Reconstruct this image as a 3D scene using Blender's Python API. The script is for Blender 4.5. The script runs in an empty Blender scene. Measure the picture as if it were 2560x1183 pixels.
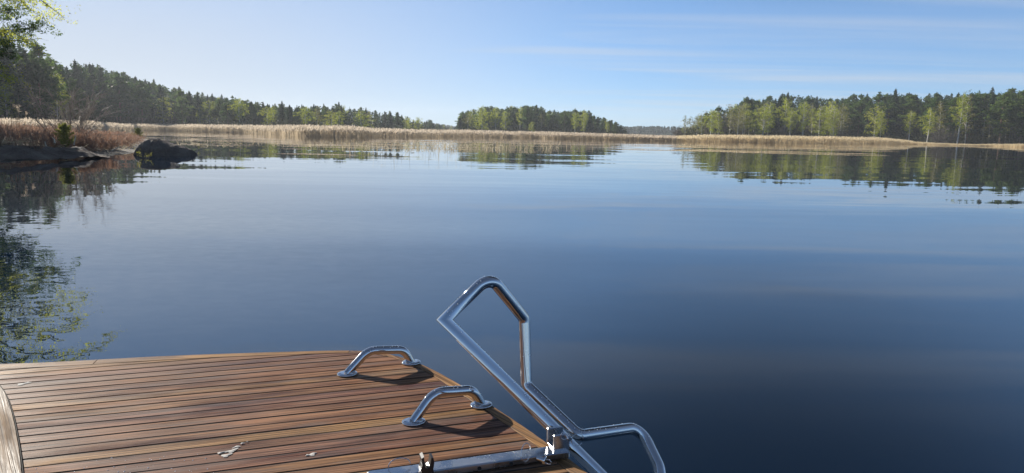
import bpy, math, random
import numpy as np
from mathutils import Vector, Matrix, noise as mnoise

# ------------------------------------------------------------------ camera, sky, sun
scene = bpy.context.scene
COL = scene.collection
FPX, CX, CY, EYE = 1700.0, 1280.0, 591.5, 1.5
HORIZON = 330.0
ROLL = math.atan(0.018)
PITCH = math.atan((CY - HORIZON) / FPX)
cR, sR, cP, sP = math.cos(ROLL), math.sin(ROLL), math.cos(PITCH), math.sin(PITCH)

cam_data = bpy.data.cameras.new('camera')
cam_data.sensor_width = 36.0
cam_data.lens = 36.0 * FPX / 2560.0
cam_data.clip_start = 0.05
cam_data.clip_end = 9000
cam = bpy.data.objects.new('camera', cam_data)
COL.objects.link(cam)
right = Vector((cR, sR * sP, sR * cP)); up = Vector((-sR, cR * sP, cR * cP)); back = Vector((0, -cP, sP))
m3 = Matrix((right, up, back)).transposed()
cam.matrix_world = Matrix.Translation((0, 0, EYE)) @ m3.to_4x4()
scene.camera = cam

SUN_AZ, SUN_EL = math.radians(-50), math.radians(23)
sun_dir = Vector((math.sin(SUN_AZ) * math.cos(SUN_EL), math.cos(SUN_AZ) * math.cos(SUN_EL), math.sin(SUN_EL)))
world = bpy.data.worlds.new('World')
scene.world = world
world.use_nodes = True
wt = world.node_tree
for n in list(wt.nodes): wt.nodes.remove(n)
def wn(kind, **kw):
    n = wt.nodes.new(kind)
    for k, v in kw.items(): setattr(n, k, v)
    return n
sky = wn('ShaderNodeTexSky', sky_type='NISHITA')
sky.sun_disc = False
sky.sun_elevation = SUN_EL
sky.sun_rotation = SUN_AZ
sky.altitude = 0; sky.air_density = 0.85; sky.dust_density = 0.0; sky.ozone_density = 7.0
bg = wn('ShaderNodeBackground'); bg.inputs[1].default_value = 0.111
wo = wn('ShaderNodeOutputWorld')
# thin cirrus: noise laid on a flat cloud deck overhead (direction divided by its height)
tc = wn('ShaderNodeTexCoord'); sep = wn('ShaderNodeSeparateXYZ'); wt.links.new(tc.outputs['Generated'], sep.inputs[0])
zz = wn('ShaderNodeMath', operation='MAXIMUM'); wt.links.new(sep.outputs[2], zz.inputs[0]); zz.inputs[1].default_value = 0.012
za = wn('ShaderNodeMath', operation='ADD'); wt.links.new(zz.outputs[0], za.inputs[0]); za.inputs[1].default_value = 0.03
dx = wn('ShaderNodeMath', operation='DIVIDE'); wt.links.new(sep.outputs[0], dx.inputs[0]); wt.links.new(za.outputs[0], dx.inputs[1])
dy = wn('ShaderNodeMath', operation='DIVIDE'); wt.links.new(sep.outputs[1], dy.inputs[0]); wt.links.new(za.outputs[0], dy.inputs[1])
cmb = wn('ShaderNodeCombineXYZ'); wt.links.new(dx.outputs[0], cmb.inputs[0]); wt.links.new(dy.outputs[0], cmb.inputs[1])
def cloud_layer(rot, sc, nscale, lo, hi, amt, off, rough=0.62, dist=0.5):
    mp = wn('ShaderNodeMapping'); mp.inputs['Rotation'].default_value = (0, 0, rot); mp.inputs['Scale'].default_value = sc
    mp.inputs['Location'].default_value = off
    wt.links.new(cmb.outputs[0], mp.inputs[0])
    nz = wn('ShaderNodeTexNoise'); nz.inputs['Scale'].default_value = nscale; nz.inputs['Detail'].default_value = 7
    nz.inputs['Roughness'].default_value = rough; nz.inputs['Distortion'].default_value = dist
    wt.links.new(mp.outputs[0], nz.inputs['Vector'])
    mr = wn('ShaderNodeMapRange'); mr.interpolation_type = 'SMOOTHSTEP'
    mr.inputs['From Min'].default_value = lo; mr.inputs['From Max'].default_value = hi
    mr.inputs['To Min'].default_value = 0; mr.inputs['To Max'].default_value = amt
    wt.links.new(nz.outputs['Fac'], mr.inputs['Value'])
    return mr.outputs[0]
c1 = cloud_layer(0.47, (0.15, 0.8, 1), 0.9, 0.46, 0.80, 0.60, (1.0, 8.7, 0), 0.52, 0.35)
c2 = cloud_layer(-0.15, (0.10, 0.55, 1), 1.1, 0.46, 0.75, 0.40, (7.3, 4.2, 0))
# a milky veil of high cloud on the sun's side
dt = wn('ShaderNodeVectorMath', operation='DOT_PRODUCT'); dt.inputs[1].default_value = (sun_dir.x, sun_dir.y, 0.0); wt.links.new(tc.outputs['Generated'], dt.inputs[0])
vm = wn('ShaderNodeMapRange'); vm.interpolation_type = 'SMOOTHSTEP'; wt.links.new(dt.outputs['Value'], vm.inputs['Value'])
vm.inputs['From Min'].default_value = 0.40; vm.inputs['From Max'].default_value = 0.95; vm.inputs['To Min'].default_value = 0.0; vm.inputs['To Max'].default_value = 0.88
c12 = wn('ShaderNodeMath', operation='MAXIMUM'); wt.links.new(c1, c12.inputs[0]); wt.links.new(c2, c12.inputs[1])
ve = wn('ShaderNodeMapRange'); ve.interpolation_type = 'SMOOTHSTEP'; wt.links.new(sep.outputs[2], ve.inputs['Value'])
ve.inputs['From Min'].default_value = 0.06; ve.inputs['From Max'].default_value = 0.36; ve.inputs['To Min'].default_value = 1.0; ve.inputs['To Max'].default_value = 0.22
vv = wn('ShaderNodeMath', operation='MULTIPLY'); wt.links.new(vm.outputs[0], vv.inputs[0]); wt.links.new(ve.outputs[0], vv.inputs[1])
cs = wn('ShaderNodeMath', operation='MAXIMUM'); wt.links.new(c12.outputs[0], cs.inputs[0]); wt.links.new(vv.outputs[0], cs.inputs[1])
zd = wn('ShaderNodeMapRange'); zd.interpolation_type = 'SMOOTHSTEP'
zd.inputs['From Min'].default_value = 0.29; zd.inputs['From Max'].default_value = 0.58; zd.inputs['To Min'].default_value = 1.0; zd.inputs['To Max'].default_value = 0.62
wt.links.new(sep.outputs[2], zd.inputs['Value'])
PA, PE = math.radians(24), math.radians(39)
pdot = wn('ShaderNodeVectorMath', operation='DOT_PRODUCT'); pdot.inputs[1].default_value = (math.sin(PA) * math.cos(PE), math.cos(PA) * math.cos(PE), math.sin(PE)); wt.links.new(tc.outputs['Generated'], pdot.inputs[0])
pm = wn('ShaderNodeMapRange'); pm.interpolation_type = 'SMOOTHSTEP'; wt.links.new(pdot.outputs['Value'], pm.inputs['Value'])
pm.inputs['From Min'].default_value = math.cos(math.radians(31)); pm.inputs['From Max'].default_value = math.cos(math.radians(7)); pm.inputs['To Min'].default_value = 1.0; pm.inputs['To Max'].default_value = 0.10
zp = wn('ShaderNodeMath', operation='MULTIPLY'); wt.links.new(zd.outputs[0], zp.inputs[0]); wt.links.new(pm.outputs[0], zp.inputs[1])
mix = wn('ShaderNodeMix', data_type='RGBA'); mix.inputs['B'].default_value = (3.05, 3.2, 3.42, 1)
wt.links.new(cs.outputs[0], mix.inputs['Factor']); gam = wn('ShaderNodeGamma'); gam.inputs[1].default_value = 0.70; wt.links.new(sky.outputs[0], gam.inputs[0])
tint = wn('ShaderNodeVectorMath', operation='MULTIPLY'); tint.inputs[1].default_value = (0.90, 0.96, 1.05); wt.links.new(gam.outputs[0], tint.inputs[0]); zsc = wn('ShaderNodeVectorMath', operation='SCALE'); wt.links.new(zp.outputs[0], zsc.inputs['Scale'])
lo = wn('ShaderNodeValToRGB'); lo.color_ramp.elements[0].color = (0.80, 0.98, 1.14, 1); lo.color_ramp.elements[1].color = (1, 1, 1, 1); lo.color_ramp.elements[1].position = 0.26
wt.links.new(sep.outputs[2], lo.inputs[0])
lom = wn('ShaderNodeVectorMath', operation='MULTIPLY'); wt.links.new(tint.outputs[0], lom.inputs[0]); wt.links.new(lo.outputs[0], lom.inputs[1])
wt.links.new(lom.outputs[0], mix.inputs['A'])
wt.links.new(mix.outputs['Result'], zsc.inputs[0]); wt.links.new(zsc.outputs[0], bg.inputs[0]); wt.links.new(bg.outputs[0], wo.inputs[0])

sl = bpy.data.lights.new('sun', 'SUN'); sl.energy = 5.0; sl.angle = math.radians(0.5); sl.color = (1.0, 0.93, 0.82)
sun = bpy.data.objects.new('sun', sl); COL.objects.link(sun)
sun.rotation_euler = sun_dir.to_track_quat('Z', 'Y').to_euler()
sun.location = (-30, 30, 40)

scene.view_settings.view_transform = 'Standard'
scene.view_settings.look = 'None'
scene.view_settings.exposure = 0.95
scene.view_settings.gamma = 1.0
scene.cycles.max_bounces = 8
scene.cycles.transparent_max_bounces = 8
scene.cycles.caustics_reflective = False
scene.cycles.volume_bounces = 0

# ------------------------------------------------------------------ helpers
def ray(x, y):
    u, v = (x - CX) / FPX, (y - CY) / FPX
    r, d = u * cR + v * sR, -u * sR + v * cR
    return Vector((r, cP - d * sP, -(d * cP + sP)))
def on_plane(x, y, z):
    q = ray(x, y); return Vector((0, 0, EYE)) + q * ((z - EYE) / q.z)
def at(x, y, Y):
    q = ray(x, y); return Vector((0, 0, EYE)) + q * (Y / q.y)
def hz(x): return HORIZON + 0.018 * (x - CX)
def px_x(p):                                   # column of a world point seen at the horizon
    return CX + (p[0] / p[1]) * FPX * 1.0117
def interp(tab, x):
    return float(np.interp(x, [t[0] for t in tab], [t[1] for t in tab]))

def tag(o, label=None, cat=None, group=None, kind=None):
    if label: o['label'] = label
    if cat: o['category'] = cat
    if group: o['group'] = group
    if kind: o['kind'] = kind
    return o
def empty(name, loc, rz=0.0, sc=1.0):
    o = bpy.data.objects.new(name, None); COL.objects.link(o)
    o.location = loc; o.rotation_euler = (0, 0, rz); o.scale = (sc, sc, sc) if not hasattr(sc, '__len__') else sc
    o.empty_display_size = 0.1
    return o
def link(name, mesh, parent=None):
    o = bpy.data.objects.new(name, mesh); COL.objects.link(o)
    if parent: o.parent = parent
    return o
def arr_mesh(name, V, F, mats, mi=None, smooth=False):
    me = bpy.data.meshes.new(name)
    V = np.asarray(V, dtype=np.float32)
    if isinstance(F, np.ndarray):
        k = F.shape[1]
        me.vertices.add(len(V)); me.vertices.foreach_set('co', V.ravel())
        me.loops.add(F.size); me.loops.foreach_set('vertex_index', F.ravel().astype(np.int32))
        me.polygons.add(len(F)); me.polygons.foreach_set('loop_start', np.arange(0, F.size, k, dtype=np.int32))
        try: me.polygons.foreach_set('loop_total', np.full(len(F), k, dtype=np.int32))
        except Exception: pass
    else:
        me.from_pydata([tuple(v) for v in V], [], F)
    for m in (mats if isinstance(mats, (list, tuple)) else [mats]): me.materials.append(m)
    if mi is not None: me.polygons.foreach_set('material_index', np.asarray(mi, dtype=np.int32))
    if smooth: me.polygons.foreach_set('use_smooth', np.ones(len(me.polygons), dtype=bool))
    me.update(calc_edges=True); me.validate()
    return me

class MB:
    """collects shapes into one mesh"""
    def __init__(s): s.v, s.f, s.m, s.sm = [], [], [], []
    def add(s, V, F, mat=0, smooth=False):
        b = len(s.v); s.v += [tuple(p) for p in V]
        for f in F: s.f.append([i + b for i in f]); s.m.append(mat); s.sm.append(smooth)
    def mesh(s, name, mats):
        me = bpy.data.meshes.new(name); me.from_pydata(s.v, [], s.f)
        for m in (mats if isinstance(mats, (list, tuple)) else [mats]): me.materials.append(m)
        me.polygons.foreach_set('material_index', s.m); me.polygons.foreach_set('use_smooth', s.sm)
        me.update(); return me
    def build(s, name, mats, parent=None): return link(name, s.mesh(name, mats), parent)
    def box(s, o, ax, ay, az, mat=0, bev=0.0):
        """box from corner frame: centre o, half axes ax ay az; chamfered when bev > 0"""
        o, ax, ay, az = Vector(o), Vector(ax), Vector(ay), Vector(az)
        lx, ly, lz = ax.length, ay.length, az.length
        ux, uy, uz = ax / lx, ay / ly, az / lz
        if bev <= 0:
            P = [o + ax * i + ay * j + az * k for k in (-1, 1) for j in (-1, 1) for i in (-1, 1)]
            s.add(P, [(0, 2, 3, 1), (4, 5, 7, 6), (0, 1, 5, 4), (2, 6, 7, 3), (0, 4, 6, 2), (1, 3, 7, 5)], mat); return
        b = bev
        def ring(dx, dy, z):
            return [o + ux * x + uy * y + uz * z for x, y in ((-dx, -dy + b), (-dx + b, -dy), (dx - b, -dy), (dx, -dy + b), (dx, dy - b), (dx - b, dy), (-dx + b, dy), (-dx, dy - b))]
        R = [ring(lx - b, ly - b, -lz), ring(lx, ly, -lz + b), ring(lx, ly, lz - b), ring(lx - b, ly - b, lz)]
        P = sum(R, []); F = [list(range(7, -1, -1)), [24 + i for i in range(8)]]
        for k in range(3):
            for i in range(8): F.append((k * 8 + i, k * 8 + (i + 1) % 8, k * 8 + 8 + (i + 1) % 8, k * 8 + 8 + i))
        s.add(P, F, mat)
    def tube(s, path, r, n=14, mat=0, cap=True):
        """sweep; sharp corners come out mitred. r is a number or one per point"""
        P = [Vector(p) for p in path]; L = len(P)
        rs = r if hasattr(r, '__len__') else [r] * L
        T = [(P[i + 1] - P[i]).normalized() for i in range(L - 1)]
        a = Vector((0, 0, 1)) if abs(T[0].z) < 0.9 else Vector((1, 0, 0))
        N = (a - T[0] * a.dot(T[0])).normalized()
        rings = []
        for i in range(L):
            if i == 0: t0 = t1 = T[0]
            elif i == L - 1: t0 = t1 = T[-1]
            else: t0, t1 = T[i - 1], T[i]
            B = t0.cross(N)
            ring = [N * math.cos(2 * math.pi * k / n) * rs[i] + B * math.sin(2 * math.pi * k / n) * rs[i] for k in range(n)]
            if i not in (0, L - 1) and (t0 - t1).length > 1e-6:
                pn = (t0 + t1).normalized()
                ring = [q - t0 * (q.dot(pn) / t0.dot(pn)) for q in ring]
                q = t0.rotation_difference(t1); N = q @ N; N = (N - t1 * N.dot(t1)).normalized()
            rings += [P[i] + q_ for q_ in ring]
        F = []
        for i in range(L - 1):
            for k in range(n): F.append((i * n + k, i * n + (k + 1) % n, (i + 1) * n + (k + 1) % n, (i + 1) * n + k))
        s.add(rings, F, mat, True)
        if cap: s.add(rings[:n], [list(range(n - 1, -1, -1))], mat); s.add(rings[-n:], [list(range(n))], mat)
    def lathe(s, o, axis, prof, n=24, mat=0, sx=1.0, ex=None, smooth=True):
        """profile of (radius, height) round an axis"""
        o, az = Vector(o), Vector(axis).normalized()
        ax = Vector(ex) if ex else (Vector((1, 0, 0)) if abs(az.x) < 0.8 else Vector((0, 1, 0)))
        ax = (ax - az * ax.dot(az)).normalized(); ay = az.cross(ax)
        V, F = [], []
        for r, h in prof:
            for k in range(n):
                t = 2 * math.pi * k / n; V.append(o + ax * (math.cos(t) * r * sx) + ay * (math.sin(t) * r) + az * h)
        for i in range(len(prof) - 1):
            for k in range(n): F.append((i * n + k, i * n + (k + 1) % n, (i + 1) * n + (k + 1) % n, (i + 1) * n + k))
        s.add(V, F, mat, smooth)
        s.add(V[:n], [list(range(n - 1, -1, -1))], mat); s.add(V[-n:], [list(range(n))], mat)

def fillet(pts, rad, seg=10):
    """round the corners of a 3D polyline; rad gives one radius per inner corner (0 = keep sharp)"""
    P = [Vector(p) for p in pts]; out = [P[0]]
    for i in range(1, len(P) - 1):
        r = rad[i - 1]
        if r <= 0: out.append(P[i]); continue
        a, b = (P[i - 1] - P[i]).normalized(), (P[i + 1] - P[i]).normalized()
        half = a.angle(b) / 2
        d = min(r / math.tan(half), 0.48 * (P[i - 1] - P[i]).length, 0.48 * (P[i + 1] - P[i]).length)
        rr = d * math.tan(half)
        c = P[i] + (a + b).normalized() * (rr / math.sin(half))
        s0, s1 = P[i] + a * d - c, P[i] + b * d - c
        ang = s0.angle(s1); axis = s0.cross(s1).normalized()
        for k in range(seg + 1): out.append(c + Matrix.Rotation(ang * k / seg, 3, axis) @ s0)
    out.append(P[-1]); return out

# ------------------------------------------------------------------ materials
def mat(name):
    m = bpy.data.materials.new(name); m.use_nodes = True
    nt = m.node_tree
    for n in list(nt.nodes): nt.nodes.remove(n)
    out = nt.nodes.new('ShaderNodeOutputMaterial')
    def N(kind, **kw):
        n = nt.nodes.new(kind)
        for k, v in kw.items():
            if k.startswith('_'): n.inputs[k[1:].replace('_', ' ')].default_value = v
            else: setattr(n, k, v)
        return n
    return m, nt, N, nt.links.new, out
def ramp(N, stops):
    r = N('ShaderNodeValToRGB'); e = r.color_ramp.elements
    while len(e) > 1: e.remove(e[0])
    e[0].position, e[0].color = stops[0][0], (*stops[0][1], 1)
    for p, c in stops[1:]: x = e.new(p); x.color = (*c, 1)
    return r
def simple(name, col, rough=0.6, metal=0.0, bump=0.0, bscale=40, var=0.0):
    m, nt, N, L, out = mat(name)
    p = N('ShaderNodeBsdfPrincipled', _Roughness=rough, _Metallic=metal); p.inputs['Base Color'].default_value = (*col, 1)
    if bump or var:
        t = N('ShaderNodeTexCoord'); nz = N('ShaderNodeTexNoise', _Scale=bscale, _Detail=5.0); L(t.outputs['Object'], nz.inputs['Vector'])
        if bump:
            b = N('ShaderNodeBump', _Strength=bump, _Distance=0.02); L(nz.outputs['Fac'], b.inputs['Height']); L(b.outputs[0], p.inputs['Normal'])
        if var:
            r = ramp(N, [(0.3, tuple(c * (1 - var) for c in col)), (0.7, tuple(min(1, c * (1 + var)) for c in col))]); L(nz.outputs['Fac'], r.inputs[0]); L(r.outputs[0], p.inputs['Base Color'])
    L(p.outputs[0], out.inputs[0]); return m
def foliage(name, cols, trans=0.45, tgain=1.3, rough=0.6):
    """leaf colours vary leaf by leaf and tree by tree; light passes through the leaves"""
    m, nt, N, L, out = mat(name)
    g = N('ShaderNodeNewGeometry'); oi = N('ShaderNodeObjectInfo')
    a = N('ShaderNodeMath', operation='MULTIPLY'); L(g.outputs['Random Per Island'], a.inputs[0]); a.inputs[1].default_value = 0.55
    b = N('ShaderNodeMath', operation='MULTIPLY_ADD'); L(oi.outputs['Random'], b.inputs[0]); b.inputs[1].default_value = 0.45; L(a.outputs[0], b.inputs[2])
    r = ramp(N, [(i / (len(cols) - 1), c) for i, c in enumerate(cols)]); L(b.outputs[0], r.inputs[0])
    d = N('ShaderNodeBsdfPrincipled', _Roughness=rough); L(r.outputs[0], d.inputs['Base Color'])
    try: d.inputs['Specular IOR Level'].default_value = 0.08
    except KeyError: pass
    t = N('ShaderNodeBsdfTranslucent')
    gm = N('ShaderNodeVectorMath', operation='SCALE'); gm.inputs['Scale'].default_value = tgain; L(r.outputs[0], gm.inputs[0]); L(gm.outputs[0], t.inputs[0])
    mx = N('ShaderNodeMixShader', _Fac=trans); L(d.outputs[0], mx.inputs[1]); L(t.outputs[0], mx.inputs[2])
    L(mx.outputs[0], out.inputs[0]); return m

M = {}
M['pine'] = foliage('pine_needles', [(0.028, 0.056, 0.018), (0.050, 0.090, 0.024), (0.076, 0.122, 0.028), (0.108, 0.152, 0.034)], 0.42, 1.5)
M['spruce'] = foliage('spruce_needles', [(0.020, 0.044, 0.022), (0.036, 0.068, 0.030), (0.056, 0.092, 0.036)], 0.25, 1.3)
M['birch'] = foliage('spring_birch_leaves', [(0.19, 0.225, 0.022), (0.25, 0.29, 0.026), (0.30, 0.325, 0.034), (0.34, 0.34, 0.05)], 0.5, 1.5)
M['olive'] = foliage('budding_leaves', [(0.16, 0.14, 0.04), (0.18, 0.175, 0.04), (0.20, 0.21, 0.04)], 0.45, 1.4)
M['near_birch'] = foliage('near_birch_leaves', [(0.22, 0.24, 0.03), (0.29, 0.305, 0.04), (0.36, 0.355, 0.06)], 0.62, 1.9)
M['twig'] = foliage('bare_twigs', [(0.10, 0.085, 0.070), (0.15, 0.13, 0.108), (0.22, 0.20, 0.17)], 0.15, 1.0)
M['pale_twig'] = foliage('pale_bare_twigs', [(0.20, 0.17, 0.145), (0.28, 0.25, 0.215), (0.36, 0.33, 0.29)], 0.2, 1.0)
M['pale_twig_bark'] = simple('pale_twig_bark', (0.17, 0.145, 0.125), 0.9, var=0.3, bscale=6)
M['red_twig'] = foliage('red_brown_shrub', [(0.19, 0.150, 0.122), (0.25, 0.180, 0.140), (0.30, 0.165, 0.105), (0.36, 0.31, 0.26)], 0.35, 1.2)
M['under'] = foliage('undergrowth_leaves', [(0.030, 0.034, 0.018), (0.045, 0.052, 0.022), (0.06, 0.06, 0.03)], 0.25, 1.1)
M['stem'] = foliage('reed_stems', [(0.33, 0.25, 0.16), (0.42, 0.34, 0.23), (0.52, 0.44, 0.32)], 0.55, 1.15)
M['plume'] = foliage('reed_plumes', [(0.38, 0.31, 0.235), (0.46, 0.39, 0.305), (0.54, 0.475, 0.385)], 0.55, 1.15)
M['gold_stem'] = foliage('golden_reed_stems', [(0.45, 0.35, 0.20), (0.54, 0.43, 0.26), (0.62, 0.51, 0.33)], 0.55, 1.2)
M['gold_plume'] = foliage('golden_reed_tips', [(0.46, 0.37, 0.23), (0.55, 0.46, 0.30), (0.62, 0.53, 0.37)], 0.55, 1.2)
M['straw'] = foliage('dead_straw', [(0.38, 0.31, 0.19), (0.52, 0.45, 0.31), (0.66, 0.60, 0.46)], 0.4, 1.1)
M['pine_bark'] = simple('pine_bark', (0.17, 0.105, 0.07), 0.9, var=0.4, bscale=3)
M['dark_bark'] = simple('dark_bark', (0.085, 0.07, 0.058), 0.9, var=0.4, bscale=3)
def birch_bark():
    m, nt, N, L, out = mat('birch_bark')
    t = N('ShaderNodeTexCoord'); mp = N('ShaderNodeMapping', _Scale=(1.0, 1.0, 3.0)); L(t.outputs['Object'], mp.inputs[0])
    nz = N('ShaderNodeTexNoise', _Scale=1.8, _Detail=4.0); L(mp.outputs[0], nz.inputs['Vector'])
    r = ramp(N, [(0.36, (0.06, 0.05, 0.045)), (0.45, (0.42, 0.40, 0.36)), (0.7, (0.62, 0.60, 0.55))]); L(nz.outputs['Fac'], r.inputs[0])
    p = N('ShaderNodeBsdfPrincipled', _Roughness=0.8); L(r.outputs[0], p.inputs['Base Color']); L(p.outputs[0], out.inputs[0]); return m
M['birch_bark'] = birch_bark()
def rock_mat():
    m, nt, N, L, out = mat('dark_granite')
    t = N('ShaderNodeTexCoord')
    n1 = N('ShaderNodeTexNoise', _Scale=1.1, _Detail=8.0, _Roughness=0.65); L(t.outputs['Object'], n1.inputs['Vector'])
    n2 = N('ShaderNodeTexNoise', _Scale=22.0, _Detail=6.0, _Roughness=0.7); L(t.outputs['Object'], n2.inputs['Vector'])
    r = ramp(N, [(0.3, (0.095, 0.074, 0.064)), (0.5, (0.165, 0.132, 0.115)), (0.62, (0.21, 0.180, 0.157)), (0.78, (0.27, 0.26, 0.235))]); L(n1.outputs['Fac'], r.inputs[0])
    mx = N('ShaderNodeMix', data_type='RGBA', blend_type='MULTIPLY'); mx.inputs['Factor'].default_value = 0.7
    r2 = ramp(N, [(0.3, (0.45, 0.45, 0.45)), (0.7, (1.2, 1.2, 1.2))]); L(n2.outputs['Fac'], r2.inputs[0])
    L(r.outputs[0], mx.inputs['A']); L(r2.outputs[0], mx.inputs['B'])
    p = N('ShaderNodeBsdfPrincipled', _Roughness=0.85); p.inputs['Specular IOR Level'].default_value = 0.15; L(mx.outputs['Result'], p.inputs['Base Color'])
    b = N('ShaderNodeBump', _Strength=1.0, _Distance=0.12); L(n2.outputs['Fac'], b.inputs['Height']); L(b.outputs[0], p.inputs['Normal'])
    L(p.outputs[0], out.inputs[0]); return m
M['rock'] = rock_mat()
M['soil'] = simple('peaty_shore_soil', (0.038, 0.030, 0.022), 0.95, bump=0.6, bscale=9, var=0.45)
M['forest_floor'] = simple('forest_floor', (0.075, 0.062, 0.036), 0.95, bump=0.4, bscale=0.8, var=0.4)
def water_mat():
    m, nt, N, L, out = mat('lake_water')
    t = N('ShaderNodeNewGeometry')
    def slopes(scale, det, rot=0.0, loc=(0, 0, 0)):
        mp = N('ShaderNodeMapping', _Scale=scale, _Location=loc); mp.inputs['Rotation'].default_value = (0, 0, rot)
        L(t.outputs['Position'], mp.inputs[0])
        nz = N('ShaderNodeTexNoise', _Scale=1.0, _Detail=det, _Roughness=0.5); L(mp.outputs[0], nz.inputs['Vector'])
        s = N('ShaderNodeVectorMath', operation='SUBTRACT'); L(nz.outputs['Color'], s.inputs[0]); s.inputs[1].default_value = (0.5, 0.5, 0.5)
        return s.outputs[0]
    def amp(v, a):
        s = N('ShaderNodeVectorMath', operation='MULTIPLY'); L(v, s.inputs[0]); s.inputs[1].default_value = a; return s.outputs[0]
    def add(a, b):
        s = N('ShaderNodeVectorMath', operation='ADD'); L(a, s.inputs[0]); L(b, s.inputs[1]); return s.outputs[0]
    # calm and rippled patches
    mp = N('ShaderNodeMapping', _Scale=(0.012, 0.05, 1.0)); L(t.outputs['Position'], mp.inputs[0])
    pn = N('ShaderNodeTexNoise', _Scale=1.0, _Detail=3.0); L(mp.outputs[0], pn.inputs['Vector'])
    pr = N('ShaderNodeMapRange', interpolation_type='SMOOTHSTEP'); L(pn.outputs['Fac'], pr.inputs['Value'])
    pr.inputs['From Min'].default_value = 0.40; pr.inputs['From Max'].default_value = 0.62
    pr.inputs['To Min'].default_value = 0.25; pr.inputs['To Max'].default_value = 1.0
    swell = amp(slopes((0.06, 0.30, 1), 3.0, 0.06), (0.007, 0.040, 0))
    rip = amp(slopes((0.35, 1.9, 1), 2.0, -0.06, (31, 7, 0)), (0.007, 0.025, 0))
    rp = N('ShaderNodeVectorMath', operation='SCALE'); L(rip, rp.inputs[0]); L(pr.outputs[0], rp.inputs['Scale'])
    fine = amp(slopes((1.6, 5.5, 1), 2.0, 0.2, (3, 70, 0)), (0.004, 0.009, 0))
    fp = N('ShaderNodeVectorMath', operation='SCALE'); L(fine, fp.inputs[0]); L(pr.outputs[0], fp.inputs['Scale'])
    # wavelets spreading from the moored boat
    near = N('ShaderNodeVectorMath', operation='DISTANCE'); L(t.outputs['Position'], near.inputs[0]); near.inputs[1].default_value = (-6.5, 8.0, 0.0)
    nr = N('ShaderNodeMapRange', interpolation_type='SMOOTHSTEP'); L(near.outputs['Value'], nr.inputs['Value']); nr.inputs['From Min'].default_value = 2.0; nr.inputs['From Max'].default_value = 10.0; nr.inputs['To Min'].default_value = 1.0; nr.inputs['To Max'].default_value = 0.0
    wl = N('ShaderNodeVectorMath', operation='SCALE'); L(amp(slopes((5.0, 8.5, 1), 2.0, 0.5, (11, 3, 0)), (0.030, 0.034, 0)), wl.inputs[0]); L(nr.outputs[0], wl.inputs['Scale'])
    tot = add(add(add(swell, rp.outputs[0]), fp.outputs[0]), wl.outputs[0])
    upv = N('ShaderNodeVectorMath', operation='ADD'); L(tot, upv.inputs[0]); upv.inputs[1].default_value = (0, 0, 1)
    nm = N('ShaderNodeVectorMath', operation='NORMALIZE'); L(upv.outputs[0], nm.inputs[0])
    p = N('ShaderNodeBsdfPrincipled', _Roughness=0.0, _IOR=2.0); p.inputs['Base Color'].default_value = (0.002, 0.009, 0.024, 1); p.inputs['Specular Tint'].default_value = (0.86, 0.98, 1.0, 1)
    L(nm.outputs[0], p.inputs['Normal'])
    L(p.outputs[0], out.inputs[0]); return m
M['water'] = water_mat()
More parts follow.
